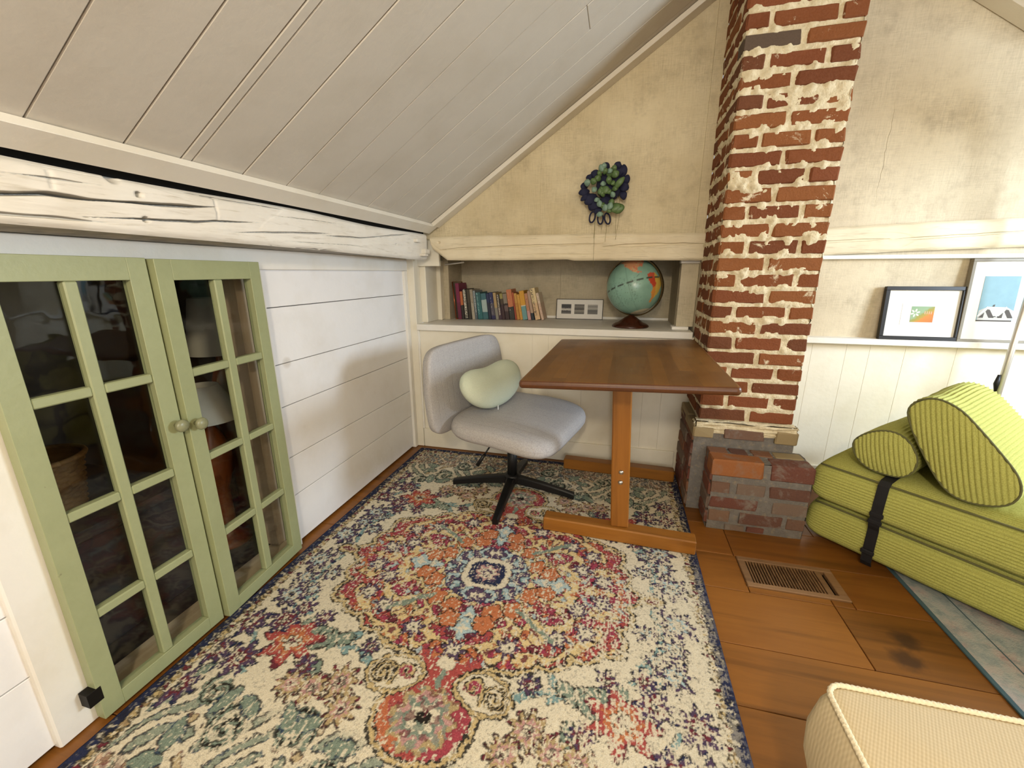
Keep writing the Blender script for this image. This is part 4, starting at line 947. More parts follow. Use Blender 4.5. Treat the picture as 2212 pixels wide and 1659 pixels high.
    # --- border
    ed = np.minimum(np.minimum(wx-x0, x1-wx), np.minimum(wy-y0, y1-wy)); al = np.where(np.minimum(wx-x0, x1-wx) < np.minimum(wy-y0, y1-wy), wy, wx)
    bandA = (ed < 0.068)*1.0; put(bandA, 'cream'); mot = np.sin(al*2*PI/0.052); mot2 = np.sin(al*2*PI/0.026+1)
    inb = (ed > 0.032) & (ed < 0.066); put(inb*(np.abs(mot)*np.sin(PI*(np.clip(ed, 0.032, 0.066)-0.032)/0.034) > 0.55), 'maroon'); put(inb*(mot < -0.15)*(np.sin(PI*(np.clip(ed, 0.032, 0.066)-0.032)/0.034) > 0.6), 'gold')
    put(inb*(np.abs(np.abs(mot)*np.sin(PI*(np.clip(ed, 0.032, 0.066)-0.032)/0.034)-0.55) < 0.10), 'black', 0.85); put(inb*(V2.fbm(X*60, Y*60, 2) > 0.62), 'tan', 0.8)
    put((ed < 0.037)*1.0, 'navy'); put((ed < 0.037)*(ed > 0.012)*((f4*0.6+mot2*0.3+V1.fbm(X*90, Y*90, 2)-0.5) > 0.58), 'cream', 0.75); put((ed < 0.037)*(V3.fbm(X*70, Y*70, 2) > 0.6), 'black', 0.5)
    # dark broken contours round every motif
    lum = img.mean(-1); gxm, gym = np.gradient(lum); gm = np.hypot(gxm, gym); em = np.clip((gm-0.045)/0.06, 0, 1)*(V2.fbm(X*75+7, Y*75, 2) > 0.42)*(ed > 0.012)*np.where(sd < 0.03, 0.35, 1.0)*np.where(ell(0.133, 0.455, 0.10, 0.075, 0.25) < 0, 0.2, 1.0)
    put(em, 'black', 0.75)
    # --- wear: pile rubbed back to the cream ground, mostly to the right of the medallion and in streaks along the rug
    streak = V2.fbm(X*230, Y*26, 3, 0.6); spk = V3.fbm(X*170, Y*170, 2); big = V4.fbm(X*2.6+5, Y*2.6+1, 3)
    side = np.clip((X-cx-0.05)/0.45, 0, 1)*np.clip((1.62-Y)/0.3, 0.25, 1); wear = 0.33+0.22*side+0.22*(big-0.5)
    wm = np.clip((0.40*streak+0.60*spk-(0.80-wear*0.62))/0.07, 0, 1)*np.where(ed < 0.014, 0.1, np.where(ed < 0.040, 0.35, 1.0))
    img[:] = img*(1-wm[..., None]*0.92)+(C['cream']*0.98)*wm[..., None]*0.92
    dkm = np.clip((V1.fbm(X*200, Y*200, 2)-0.66)/0.06, 0, 1)*0.30*(ed > 0.01); img[:] = img*(1-dkm[..., None])+C['black']*2.2*dkm[..., None]
    img[:] *= (0.90+0.20*V4.fbm(X*300, Y*300, 2))[..., None]*(0.97+0.06*V1.fbm(X*3, Y*3, 2))[..., None]
    eb = (np.minimum(np.minimum(X-x0, x1-X), np.minimum(Y-y0, y1-Y)) < 0.006)
    img[eb] = C['navy']*0.8
    Z = np.full(X.shape, 0.0115)+0.0012*(V1.fbm(X*60, Y*60, 2)-0.5)-np.where(eb, 0.003, 0)
    Z[0, :] = Z[-1, :] = 0.0005; Z[:, 0] = Z[:, -1] = 0.0005
    return X, Y, Z, img
Xr, Yr, Zr, Ir = paint_rug()
M_RUG = m_attr('rug_pile', 0.95, fuzz=0.45, bump=0.5, spec=0.1)
me = grid_mesh('patterned_rug', Xr, Yr, Zr, M_RUG, True); color_attr(me, np.clip(Ir, 0, 1))
tag(link('patterned_rug', me), 'large faded medallion rug in cream, red and navy under table and chair', 'rug')

# second rug, only its corner shows by the cushions
def m_rug2():
    t = NT('pale_blue_rug'); v = t.coord('Position'); n = t.noise(v, 9, 6, 0.7); n2 = t.noise(v, 260, 3); n3 = t.noise(v, 24, 5, 0.7)
    c = t.ramp(n, [(0.3, '#7d9297'), (0.45, '#b0b5b1'), (0.55, '#bdb4ae'), (0.68, '#a98b88')]); c = t.mix(t.ramp(n3, [(0.5, (0, 0, 0, 1)), (0.65, (0.7, 0.7, 0.7, 1))]), c, '#7f9497')
    c = t.mix(t.math('MULTIPLY', n2, 0.35), c, '#8f8f88')
    return t.fin(c, 0.95, t.bump(n2, 0.5, 0.005), spec=0.1)
M_RUG2 = m_rug2(); M_RUG2E = plain('blue_binding', '#48646c', 0.9, var=0.3)
r2 = root('blue_rug', (1.8, 0.7, 0.0), 'faded pale blue rug lying under the green floor cushions', 'rug')
B('rug_field', M_RUG2, r2, 1.094, 2.5, -0.60, 1.75, 0.0005, 0.006); B('rug_stripe', M_RUG2E, r2, 1.188, 1.192, -0.6, 1.75, 0.0055, 0.0066)
B('rug_binding', M_RUG2E, r2, 1.080, 1.0938, -0.60, 1.75, 0.0005, 0.0068, 0.001)

# ------------------------------------------------------------------ books in the niche
def m_book(name, cols, dots=None, seed=0):
    """spine print in object space: colour zones along the height plus small illegible marks"""
    if name in MATS: return MATS[name]
    t = NT(name); g = t.coord('Object'); sp = t.add('ShaderNodeSeparateXYZ'); t.link(g, sp.inputs[0]); z = sp.outputs[2]
    nz = t.noise(t.coord('Object', (40, 40, 8), rnd=9), 3.0, 4); zz = t.math('ADD', t.math('MULTIPLY', z, 4.5), t.math('MULTIPLY', t.math('SUBTRACT', nz, 0.5), 0.06))
    c = t.ramp(zz, cols, 'CONSTANT'); n = t.noise(g, 90, 4); c = t.mix(t.math('MULTIPLY', n, 0.35), c, t.mix(0.6, c, '#2a2018'))
    if dots:
        mk = t.noise(t.coord('Object', (60, 60, 130), rnd=5), 2.5, 2); fy = t.math('LESS_THAN', t.math('ABSOLUTE', t.math('SUBTRACT', sp.outputs[0], dots[3] if len(dots) > 3 else 0.010)), dots[1])
        ln = t.math('MULTIPLY', t.math('MULTIPLY', t.math('GREATER_THAN', mk, dots[2]), fy), t.math('GREATER_THAN', z, 0.03)); c = t.mix(ln, c, dots[0])
    MATS[name] = t.fin(c, 0.5); return MATS[name]
M_PAGE = plain('book_pages', '#d8ccb0', 0.9)
Z0 = 0.8155
books = [  # bottom px left/right, top px, height px at the spine, colours, label
 (0.0, 30, 4.0, 0.238, 0.150, [(0, '#6a1a3c'), (0.5, '#7d2048')], None, 'tall magenta book at the left end of the niche row'),
 (34, 56, 4.0, 0.185, 0.150, [(0, '#2a2320'), (0.42, '#c06a3c')], None, 'thin book with an orange upper spine beside the magenta one'),
 (60, 92, 4.5, 0.200, 0.165, [(0, '#191614'), (0.5, '#1e1a18')], ('#ded6c4', 0.006, 0.50), 'black comb bound notebook with white dots on its spine'),
 (93, 118, 4.5, 0.198, 0.165, [(0, '#3a3328'), (0.5, '#453c2c')], None, 'dark olive book right of the black comb bound notebook'),
 (119, 142, 5.0, 0.198, 0.160, [(0, '#b5ab98'), (0.5, '#a79c88')], ('#6a6256', 0.004, 0.56), 'pale grey book in the left half of the row'),
 (143, 163, 5.0, 0.190, 0.160, [(0, '#5d6870'), (0.4, '#7a8488')], ('#c8ccc8', 0.003, 0.52), 'slate grey book next to the teal one'),
 (165, 205, 6.0, 0.178, 0.160, [(0, '#2e6a6e'), (0.5, '#2b6064')], ('#8fb5b4', 0.005, 0.55), 'plain teal book in the niche row'),
 (207, 250, 6.0, 0.172, 0.150, [(0, '#3c6a72'), (0.22, '#a9bcba'), (0.58, '#3f6d78')], None, 'teal book with a pale photo on its spine'),
 (252, 274, 6.5, 0.172, 0.150, [(0, '#20243c'), (0.5, '#1f2a55')], None, 'narrow navy book after the teal photo spine'),
 (275, 306, 7.0, 0.178, 0.150, [(0, '#2c2c58'), (0.12, '#55505a'), (0.48, '#23285a')], ('#b0aeb4', 0.004, 0.58), 'navy and grey book in the middle of the row'),
 (308, 332, 7.0, 0.178, 0.150, [(0, '#8d897c'), (0.35, '#b59a6c')], None, 'tan and grey book in the middle of the row'),
 (334, 360, 7.0, 0.165, 0.150, [(0, '#4a3440'), (0.35, '#241c1c')], ('#cfc6b4', 0.005, 0.50), 'dark book with a white lettered spine panel'),
 (362, 386, 7.0, 0.172, 0.150, [(0, '#3c2428'), (0.45, '#4c3d2c'), (0.62, '#9c9052')], None, 'maroon book with a pale yellow top'),
 (388, 420, 7.5, 0.172, 0.150, [(0, '#3a2628'), (0.25, '#6a5652'), (0.42, '#2a1c1a'), (0.48, '#8d8070')], None, 'brown book with a mottled photo spine'),
 (422, 464, 8.0, 0.198, 0.130, [(0, '#2f302c'), (0.38, '#c9794e')], ('#d8d2c4', 0.004, 0.64), 'thick book, salmon above and black below'),
 (466, 478, 8.0, 0.180, 0.130, [(0, '#a84a34'), (0.5, '#b3593a')], None, 'thin rust red book beside the thick salmon one'),
 (479, 501, 8.5, 0.175, 0.130, [(0, '#c48a3c'), (0.5, '#cf9a48')], ('#7a4a20', 0.003, 0.60), 'ochre book left of the thin bright yellow one'),
 (502, 522, 9.0, 0.168, 0.130, [(0, '#d2993c'), (0.5, '#dca544')], ('#6a4418', 0.003, 0.60), 'thin bright yellow book with a dark emblem'),
 (524, 562, 9.0, 0.190, 0.130, [(0, '#6c9c9c'), (0.40, '#e0d0b8'), (0.43, '#dba02c')], None, 'book with a yellow top and turquoise bottom'),
 (566, 590, 9.5, 0.175, 0.130, [(0, '#cf9a96'), (0.28, '#c08a66')], ('#8a3c34', 0.003, 0.58), 'pink and tan book next to the yellow turquoise one'),
 (594, 616, 10.5, 0.190, 0.130, [(0, '#1e2c38'), (0.2, '#b89a84')], None, 'beige book with a dark blue foot'),
 (628, 668, 12.0, 0.208, 0.130, [(0, '#dcb98e'), (0.5, '#e6cf9c')], ('#2e2216', 0.0075, 0.54), 'tall cream book with black script on its spine'),
 (692, 712, 13.5, 0.180, 0.130, [(0, '#d2b49c'), (0.5, '#dcc8b0')], ('#8a4a40', 0.003, 0.58), 'last book at the right end, thin with whitish spine')]
# the row leans left, each book against the next; spacing is solved so that no two touch
def pack(k):
    x = -1.052; pos = []; pr = None
    for (a, b, lean, h, dep, cols, dots, label) in books:
        w = 0.577*(b-a)/712*k; th = math.radians(lean)
        if pr is not None:
            px, pw, pth, ph = pr; xr = px+pw/math.cos(pth); hm = min(h*math.cos(th), ph*math.cos(pth)+pw*math.sin(pth))
            x = xr+max(0.0, hm*(math.tan(th)-math.tan(pth)))+0.0009
        pos.append((x, w)); pr = (x, w, th, h)
    return pos, pr[0]+pr[1]/math.cos(pr[2])
kk = 1.0
for _ in range(40):
    pos, end = pack(kk); kk *= 1+(-0.474-end)/0.577*0.9
for k, (a, b, lean, h, dep, cols, dots, label) in enumerate(books):
    xa, w = pos[k]; yf = 2.672+0.072*a/712
    r = root('book', (xa, yf, Z0), label, 'book', 'books in the wall niche'); r.rotation_euler = (0, math.radians(-lean), 0)
    mt = m_book('book_cover_%02d' % k, cols, dots)
    def bx(nm, m, x0, x1, y0, y1, z0, z1, bv=0.0): B(nm, m, r, x0, x1, y0, y1, z0, z1, bv, world=False)
    bx('cover', mt, 0, w, 0.0, 0.0035, 0.0, h, 0.0008)
    bx('cover', mt, 0, 0.0018, 0.0035, dep, 0.0, h); bx('cover', mt, w-0.0018, w, 0.0035, dep, 0.0, h)
    if w > 0.006: bx('pages', M_PAGE, 0.0019, w-0.0019, 0.0036, dep-0.003, 0.003, h-0.003)
    if k == 2:
        M_DOT = plain('comb_white', '#e4ddca', 0.5)
        for i in range(17):
            for s in (-0.005, 0.005): bx('comb_ring', M_DOT, w/2+s-0.003, w/2+s+0.003, -0.0015, 0.0, 0.008+i*0.011, 0.013+i*0.011)
be = root('bookend', (-1.075, 2.66, Z0), 'copper wire bookend standing at the left of the books', 'bookend')
M_COP = plain('copper_wire', '#b46a44', 0.3, 0.9)
MB().tube([(-1.064, 2.664, Z0+0.004), (-1.083, 2.664, Z0+0.245), (-1.083, 2.84, Z0+0.245), (-1.064, 2.84, Z0+0.004), (-1.064, 2.664, Z0+0.004)], 0.004, 8).build('wire_frame', M_COP, be, True)

# ------------------------------------------------------------------ globe
GL = root('desk_globe', (0.072, 2.475, Z0), 'old turquoise world globe on a dark wooden foot in the niche', 'globe')
gc = Vector((0.008, 0.045, 0.226)); R_ = 0.153
ax_t = math.radians(-16)
def paint_globe():
    nu, nv = 180, 110
    lon = np.linspace(-PI, PI, nu); lat = np.linspace(-PI/2, PI/2, nv); LO, LA = np.meshgrid(lon, lat, indexing='ij')
    lo, la = np.degrees(LO), np.degrees(LA); vn = VN(55)
    col = np.empty(LO.shape+(3,)); col[:] = np_lin('#7fa493'); col *= (0.88+0.24*vn.fbm(lo/9, la/9, 3))[..., None]
    wl = lo+6*(vn.fbm(lo/6, la/6, 3)-0.5); wa = la+6*(vn.fbm(lo/6+9, la/6, 3)-0.5)
    def inp(poly):
        ins = np.zeros(lo.shape, bool); n = len(poly)
        for i in range(n):
            (xa, ya), (xb, yb) = poly[i], poly[(i+1) % n]
            if ya == yb: continue
            ins ^= ((ya > wa) != (yb > wa)) & (wl < (xb-xa)*(wa-ya)/(yb-ya)+xa)
        return ins
    na = inp([(-165, 66), (-140, 70), (-95, 72), (-60, 60), (-55, 50), (-66, 44), (-76, 35), (-81, 26), (-90, 30), (-97, 24), (-92, 16), (-83, 10), (-80, 8), (-88, 13), (-105, 19), (-112, 30), (-123, 39), (-125, 50), (-140, 60), (-160, 58)])
    sa = inp([(-78, 8), (-70, 12), (-60, 8), (-50, 2), (-35, -6), (-38, -14), (-48, -26), (-57, -36), (-65, -42), (-68, -54), (-73, -50), (-72, -30), (-71, -18), (-80, -5)])
    af = inp([(-16, 15), (-5, 35), (10, 37), (33, 30), (43, 12), (51, 11), (40, -5), (35, -22), (20, -34), (12, -15), (9, 4), (-8, 5)]); eu = inp([(-8, 38), (0, 48), (10, 56), (30, 70), (100, 76), (170, 68), (140, 45), (122, 30), (105, 10), (95, 18), (78, 8), (60, 25), (35, 32), (25, 38)]); au = inp([(114, -22), (130, -12), (143, -12), (152, -28), (145, -38), (116, -34)])
    hz = vn.fbm(lo/10+30, la/10, 2)[..., None]
    col[na] = np.where(hz[na] > 0.5, np_lin('#c88f68'), np.where(hz[na] > 0.42, np_lin('#b9a77e'), np_lin('#c4785c')))
    col[sa] = np.where((wl[sa] > -62)[:, None], np_lin('#c9a648'), np.where((wa[sa] > 0)[:, None], np_lin('#b8503a'), np.where((wa[sa] > -20)[:, None], np_lin('#b5432e'), np_lin('#c9853c'))))
    for m_ in (af, eu, au): col[m_] = np.where(hz[m_] > 0.5, np_lin('#c2a45a'), np_lin('#b9744e'))
    col[(np.abs(la) < 0.9) & (np.sin(np.radians(lo*18)) > -0.6)] = np_lin('#3c4a40')
    col[(la < -70)] = np_lin('#c9bfa2')
    for g_ in range(-180, 180, 30): col[np.abs(lo-g_) < 0.45] *= 0.8
    spots = vn.fbm(lo*0.9, la*0.9, 2); col[(spots > 0.72) & (la < 15) & (la > -45) & (lo < -95)] *= 0.6
    return LO, LA, col
LO, LA, gcol = paint_globe()
gx, gy, gz = R_*np.cos(LA)*np.cos(LO), R_*np.cos(LA)*np.sin(LO), R_*np.sin(LA)
M_GLOBE = m_attr('globe_print', 0.28, spec=0.5)
me = grid_mesh('globe_ball', gx, gy, gz, M_GLOBE); color_attr(me, gcol)
ball = link('globe_ball', me, GL); ball.location = gc
# tilt the axis to the left and turn the Pacific towards the room
ball.rotation_euler = (Matrix.Rotation(ax_t, 4, 'Y') @ Matrix.Rotation(math.radians(-14), 4, 'X') @ Matrix.Rotation(math.radians(-90+108), 4, 'Z')).to_euler()
M_RING = plain('bronze_ring', '#5a4a2c', 0.35, 0.7)
n = 72; rg = []
for k in range(n):
    a = 2*PI*k/n; rg.append([(r*math.cos(a), q, r*math.sin(a)) for r, q in ((R_+0.006, -0.010), (R_+0.013, -0.010), (R_+0.013, 0.010), (R_+0.006, 0.010))])
rg.append(rg[0])
o = MB().rings(rg, True, False, False).build('meridian_ring', M_RING, GL, False, world=False); o.location = gc; o.rotation_euler = (Matrix.Rotation(ax_t, 4, 'Y') @ Matrix.Rotation(math.radians(-26), 4, 'Z')).to_euler()
for s in (1, -1):
    q = Matrix.Rotation(ax_t, 4, 'Y') @ Vector((0, 0, s*(R_+0.012))); MB().sphere(tuple(gc+q), 0.007, 10, 8).build('axis_pin', plain('pin_nickel', '#cfc9b8', 0.3, 0.8), GL, True, world=False)
M_GBASE = m_wood('globe_foot_wood', '#4a2413', '#3c1b0e', '#2a120a', 'X', 2, 0.25)
MB().lathe([(0.102, 0.0), (0.104, 0.005), (0.100, 0.012), (0.088, 0.019), (0.070, 0.026), (0.052, 0.040), (0.036, 0.052), (0.022, 0.060), (0.010, 0.066), (0.002, 0.068)], 40, (0, 0.045, 0)).build('globe_foot', M_GBASE, GL, True, world=False)

# ------------------------------------------------------------------ framed pictures
def picture(name, label, c, w, h, d, fw, lean, mfr, depth_in=0.008):
    """frame standing on its lower edge at c (bottom centre of the front), leaning back by lean"""
    r = root(name, c, label, 'picture'); r.rotation_euler = (-lean, 0, 0)
    for nm, a in (('frame_side', (-w/2, w/2, 0, d, 0, fw)), ('frame_side', (-w/2, w/2, 0, d, h-fw, h)), ('frame_side', (-w/2, -w/2+fw, 0, d, fw, h-fw)), ('frame_side', (w/2-fw, w/2, 0, d, fw, h-fw))):
        B(nm, mfr, r, *a, 0.001, world=False)
    return r
M_FBLK = plain('black_frame', '#120f0d', 0.4); M_FGRY = plain('grey_wood_frame', '#8d8574', 0.55, var=0.3); M_FTHIN = plain('thin_dark_frame', '#2c261d', 0.45, 0.2)
M_MAT = plain('white_mount', '#e2ddd3', 0.75, var=0.03); M_MAT2 = plain('white_mount_inner', '#d6d2ca', 0.75, var=0.03)
# small triptych of black and white photos in the niche
p1 = picture('photo_frame', 'small wide frame with three black and white photos beside the globe', (-0.255, 2.845, Z0), 0.312, 0.135, 0.012, 0.004, math.radians(8), M_FTHIN)
B('mount', M_MAT, p1, -0.152, 0.152, 0.005, 0.010, 0.004, 0.131, world=False)
def m_photo(name, stops, seed):
    t = NT(name); g = t.coord('Generated'); sp = t.add('ShaderNodeSeparateXYZ'); t.link(g, sp.inputs[0])
    n = t.noise(t.coord('Generated', (3, 1, 6)), 2.0+seed, 4); z = t.math('ADD', sp.outputs[2], t.math('MULTIPLY', t.math('SUBTRACT', n, 0.5), 0.28)); return t.fin(t.ramp(z, stops), 0.6)
for k, (xc, st) in enumerate(((-0.088, [(0.0, '#6d6a66'), (0.3, '#2c2c30'), (0.42, '#cfcac0'), (0.56, '#8d8a86'), (0.62, '#2e2e30'), (1.0, '#3a3a3c')]), (0.0, [(0.0, '#4a4742'), (0.35, '#8c867a'), (0.5, '#3a3733'), (0.75, '#77726a'), (1.0, '#4c4944')]), (0.088, [(0.0, '#6d6a64'), (0.4, '#5c5a56'), (0.55, '#a9a49a'), (0.8, '#7c7973'), (1.0, '#b3aea4')]))):
    B('photo_print', m_photo('bw_photo_%d' % k, st, k), p1, xc-0.033, xc+0.033, 0.0042, 0.0048, 0.036, 0.100, world=False)
# black frame with the little garden print
p2 = picture('black_framed_print', 'black framed small flower print leaning on the ledge', (1.365, 2.336, 0.8115), 0.312, 0.245, 0.020, 0.017, math.radians(5), M_FBLK)
B('mount', M_MAT, p2, -0.139, 0.139, 0.010, 0.016, 0.017, 0.228, world=False); B('inner_mount', M_MAT2, p2, -0.078, 0.083, 0.0094, 0.0099, 0.068, 0.168, world=False)
def m_garden():
    t = NT('garden_print'); g = t.coord('Generated'); sp = t.add('ShaderNodeSeparateXYZ'); t.link(g, sp.inputs[0]); n = t.noise(g, 7, 4)
    q = t.math('ADD', t.math('SUBTRACT', sp.outputs[0], sp.outputs[2]), t.math('MULTIPLY', t.math('SUBTRACT', n, 0.5), 0.45))
    c = t.ramp(t.math('ADD', t.math('MULTIPLY', q, 0.5), 0.5), [(0.0, '#7f9c78'), (0.42, '#8aa07c'), (0.50, '#8f8a3c'), (0.60, '#a58a34'), (0.66, '#c07a30'), (1.0, '#b8662c')]); return t.fin(c, 0.7)
B('print', m_garden(), p2, -0.040, 0.048, 0.0088, 0.0093, 0.083, 0.155, world=False)
M_PETAL = plain('print_petal', '#e8e2cc', 0.8); M_PINKP = plain('print_pink', '#d9a48c', 0.8)
for k in range(6):
    a = 2*PI*k/6+0.3; MB().prism([(-0.024+0.012*math.cos(a)+0.0075*math.cos(t)*math.cos(a)-0.0035*math.sin(t)*math.sin(a), 0.125+0.012*math.sin(a)+0.0075*math.cos(t)*math.sin(a)+0.0035*math.sin(t)*math.cos(a)) for t in [2*PI*i/10 for i in range(10)]], 0.0086, 0.0088, lambda a_, b_, d_: (a_, d_, b_)).build('printed_petal', M_PETAL, p2, world=False)
for k in range(4): B('printed_post', M_PINKP, p2, 0.012+k*0.008, 0.0155+k*0.008, 0.0086, 0.0088, 0.120, 0.133, world=False)
# tall grey frame with the painting of a gabled roof
p3 = picture('grey_framed_print', 'tall grey framed print of a white gabled roof under blue sky', (1.700, 2.334, 0.8115), 0.375, 0.366, 0.022, 0.012, math.radians(4), M_FGRY)
B('mount', M_MAT, p3, -0.1755, 0.1755, 0.010, 0.016, 0.012, 0.354, world=False)
M_SKYP = plain('print_sky', '#83a3ac', 0.75, var=0.2); M_ROOF = plain('print_roof', '#b9b6ae', 0.75); M_RDK = plain('print_dark', '#4b443d', 0.75)
sx_, sz_ = -0.128, 0.093; sw_, sh_ = 0.128, 0.198
B('print', M_SKYP, p3, sx_, sx_+sw_, 0.0092, 0.0098, sz_, sz_+sh_, world=False)
def flat(nm, m, pts, d): MB().prism([(sx_+sw_*a, sz_+sh_*b) for a, b in pts], d, d+0.0002, lambda a_, b_, d_: (a_, d_, b_)).build(nm, m, p3, world=False)
flat('painted_roof', M_ROOF, [(0.02, 0.02), (0.98, 0.02), (1.0, 0.24), (0.80, 0.32), (0.28, 0.33), (0.02, 0.24)], 0.0089)
flat('painted_gutter', M_RDK, [(0.0, 0.0), (1.0, 0.0), (1.0, 0.03), (0.0, 0.03)], 0.0087)
for q in (0.24, 0.77):
    flat('painted_gable', M_RDK, [(q-0.20, 0.08), (q-0.06, 0.08), (q-0.05, 0.20)], 0.0086); flat('painted_gable', M_RDK, [(q+0.02, 0.27), (q+0.09, 0.26), (q+0.25, 0.08), (q+0.10, 0.08), (q-0.02, 0.22)], 0.0086)
    flat('painted_gable', M_TAG, [(q-0.24, 0.12), (q-0.22, 0.10), (q+0.02, 0.30), (q+0.01, 0.34)], 0.0085)
flat('painted_ridge_line', M_RDK, [(0.42, 0.10), (0.64, 0.10), (0.62, 0.12), (0.43, 0.12)], 0.0086); flat('painted_chimney', M_RDK, [(0.38, 0.33), (0.44, 0.33), (0.45, 0.38), (0.40, 0.37)], 0.0086)

# ------------------------------------------------------------------ wall planter
PLT = root('wall_planter', (-0.085, 2.372, 1.535), 'dark blue wall planter with trailing green leaves above the niche beam', 'plant')
M_NAVY = plain('navy_felt', '#161a3a', 0.8, var=0.3); M_LEAF = plain('leaf_green', '#5c7846', 0.45, var=0.45, scale=40); M_LEAFG = plain('leaf_grey', '#7d9a88', 0.45, var=0.3); M_STEM = plain('dry_stem', '#8a8458', 0.7)
prng = random.Random(4)
pouch = MB()
MB().sphere((0.006, -0.028, 0.012), 0.062, 18, 12, (1.12, 0.55, 1.2)).build('pouch', M_NAVY, PLT, True, world=False)
def petal(cx, cz, a, L, w, y, mat, name, loop=False, cup=0.012):
    dx, dz = math.cos(a), math.sin(a)
    if loop:
        MB().tube([(cx+dx*L*0.5*(1+math.cos(t))-dz*w*math.sin(t), y-cup*math.sin(t/2), cz+dz*L*0.5*(1+math.cos(t))+dx*w*math.sin(t)) for t in [2*PI*i/18 for i in range(19)]], 0.0042, 7).build(name, mat, PLT, True, world=False); return
    A = np.linspace(0, 1, 9)[:, None]*np.ones((1, 7)); Bq = np.ones((9, 1))*np.linspace(-1, 1, 7)[None]
    ww = w*np.sin(np.clip(A, 0.02, 0.98)*PI)**0.55; x = cx+dx*L*A-dz*ww*Bq; zq = cz+dz*L*A+dx*ww*Bq; yq = y-cup*np.sin(A*PI)+0.004*Bq**2-0.010*A
    top = grid_mesh(name, x, yq, zq, mat); o = link(name, top, PLT); so = o.modifiers.new('thick', 'SOLIDIFY'); so.thickness = 0.0016; return o
def at(px, py): return ((px-568)/7.54/340.0, (430-py)/7.54/340.0)      # traced from a close look: offsets in metres on the wall
for px, py, L, w, deg in ((660, 330, 0.062, 0.026, 75), (720, 330, 0.060, 0.022, 80), (700, 420, 0.05, 0.022, -20), (740, 470, 0.05, 0.018, -75), (760, 420, 0.05, 0.018, 70), (300, 420, 0.036, 0.018, 170), (330, 470, 0.056, 0.018, 190), (340, 500, 0.058, 0.014, 215), (420, 520, 0.07, 0.026, 215), (440, 540, 0.075, 0.030, 240), (470, 560, 0.07, 0.028, 228), (380, 330, 0.036, 0.014, 150), (350, 300, 0.03, 0.012, 190), (600, 560, 0.06, 0.024, 210), (480, 640, 0.05, 0.02, 240), (640, 240, 0.04, 0.018, 60), (560, 230, 0.04, 0.016, 130), (460, 300, 0.05, 0.02, 160)):
    q = at(px, py); petal(q[0], q[1], math.radians(deg), L, w, -0.046-prng.uniform(0, 0.012), M_NAVY, 'felt_petal')
for px, py, deg in ((390, 720, 258), (480, 740, 272), (555, 745, 285)):
    q = at(px, py); petal(q[0], q[1], math.radians(deg), 0.052, 0.0135, -0.038, M_NAVY, 'felt_loop', True)
leaves = [(645, 470, 0.066, 0.015, 48, 0), (690, 640, 0.05, 0.032, 280, 0), (640, 640, 0.05, 0.026, 300, 0), (300, 430, 0.034, 0.016, 85, 1), (360, 410, 0.032, 0.016, 60, 0), (440, 250, 0.03, 0.018, 30, 1), (510, 250, 0.032, 0.013, 100, 1), (560, 330, 0.044, 0.020, 70, 0), (600, 330, 0.040, 0.018, 30, 0), (480, 450, 0.05, 0.018, -30, 0), (520, 480, 0.036, 0.016, 200, 0), (430, 650, 0.030, 0.018, 20, 1), (500, 700, 0.034, 0.017, 10, 1), (430, 770, 0.036, 0.013, 5, 1), (600, 560, 0.026, 0.015, 30, 1), (560, 660, 0.034, 0.018, -20, 1), (520, 560, 0.032, 0.012, 120, 0), (470, 360, 0.034, 0.015, 150, 0), (580, 420, 0.038, 0.014, 100, 0), (420, 440, 0.03, 0.014, 230, 1), (500, 300, 0.03, 0.012, 60, 0), (540, 280, 0.03, 0.012, 20, 1), (470, 320, 0.03, 0.011, 120, 0), (620, 280, 0.034, 0.013, 80, 0), (590, 380, 0.03, 0.012, -40, 0), (540, 400, 0.03, 0.012, 190, 1), (500, 420, 0.03, 0.011, 250, 0), (450, 500, 0.032, 0.012, 10, 0), (560, 470, 0.03, 0.012, 300, 0), (610, 480, 0.034, 0.013, 20, 0), (520, 620, 0.03, 0.013, 250, 0), (580, 610, 0.03, 0.014, 340, 0), (620, 690, 0.03, 0.015, 230, 0), (470, 580, 0.03, 0.011, 200, 1)]
for px, py, L, w, deg, g_ in leaves:
    q = at(px, py); petal(q[0], q[1], math.radians(deg), L, w, -0.074-prng.uniform(0, 0.018), M_LEAFG if g_ else M_LEAF, 'leaf')
for i, (cx, L) in enumerate(((-0.06, 0.19), (-0.045, 0.12), (-0.02, 0.15), (0.0, 0.21), (0.02, 0.13), (0.045, 0.17), (0.055, 0.20), (-0.055, 0.34))):
    MB().tube([(cx, -0.040, -0.03), (cx+prng.uniform(-0.006, 0.006), -0.040, -0.08-L*0.3), (cx+prng.uniform(-0.01, 0.01), -0.036, -0.05-L)], 0.0008, 5).build('trailing_stem', M_STEM, PLT, True, world=False)

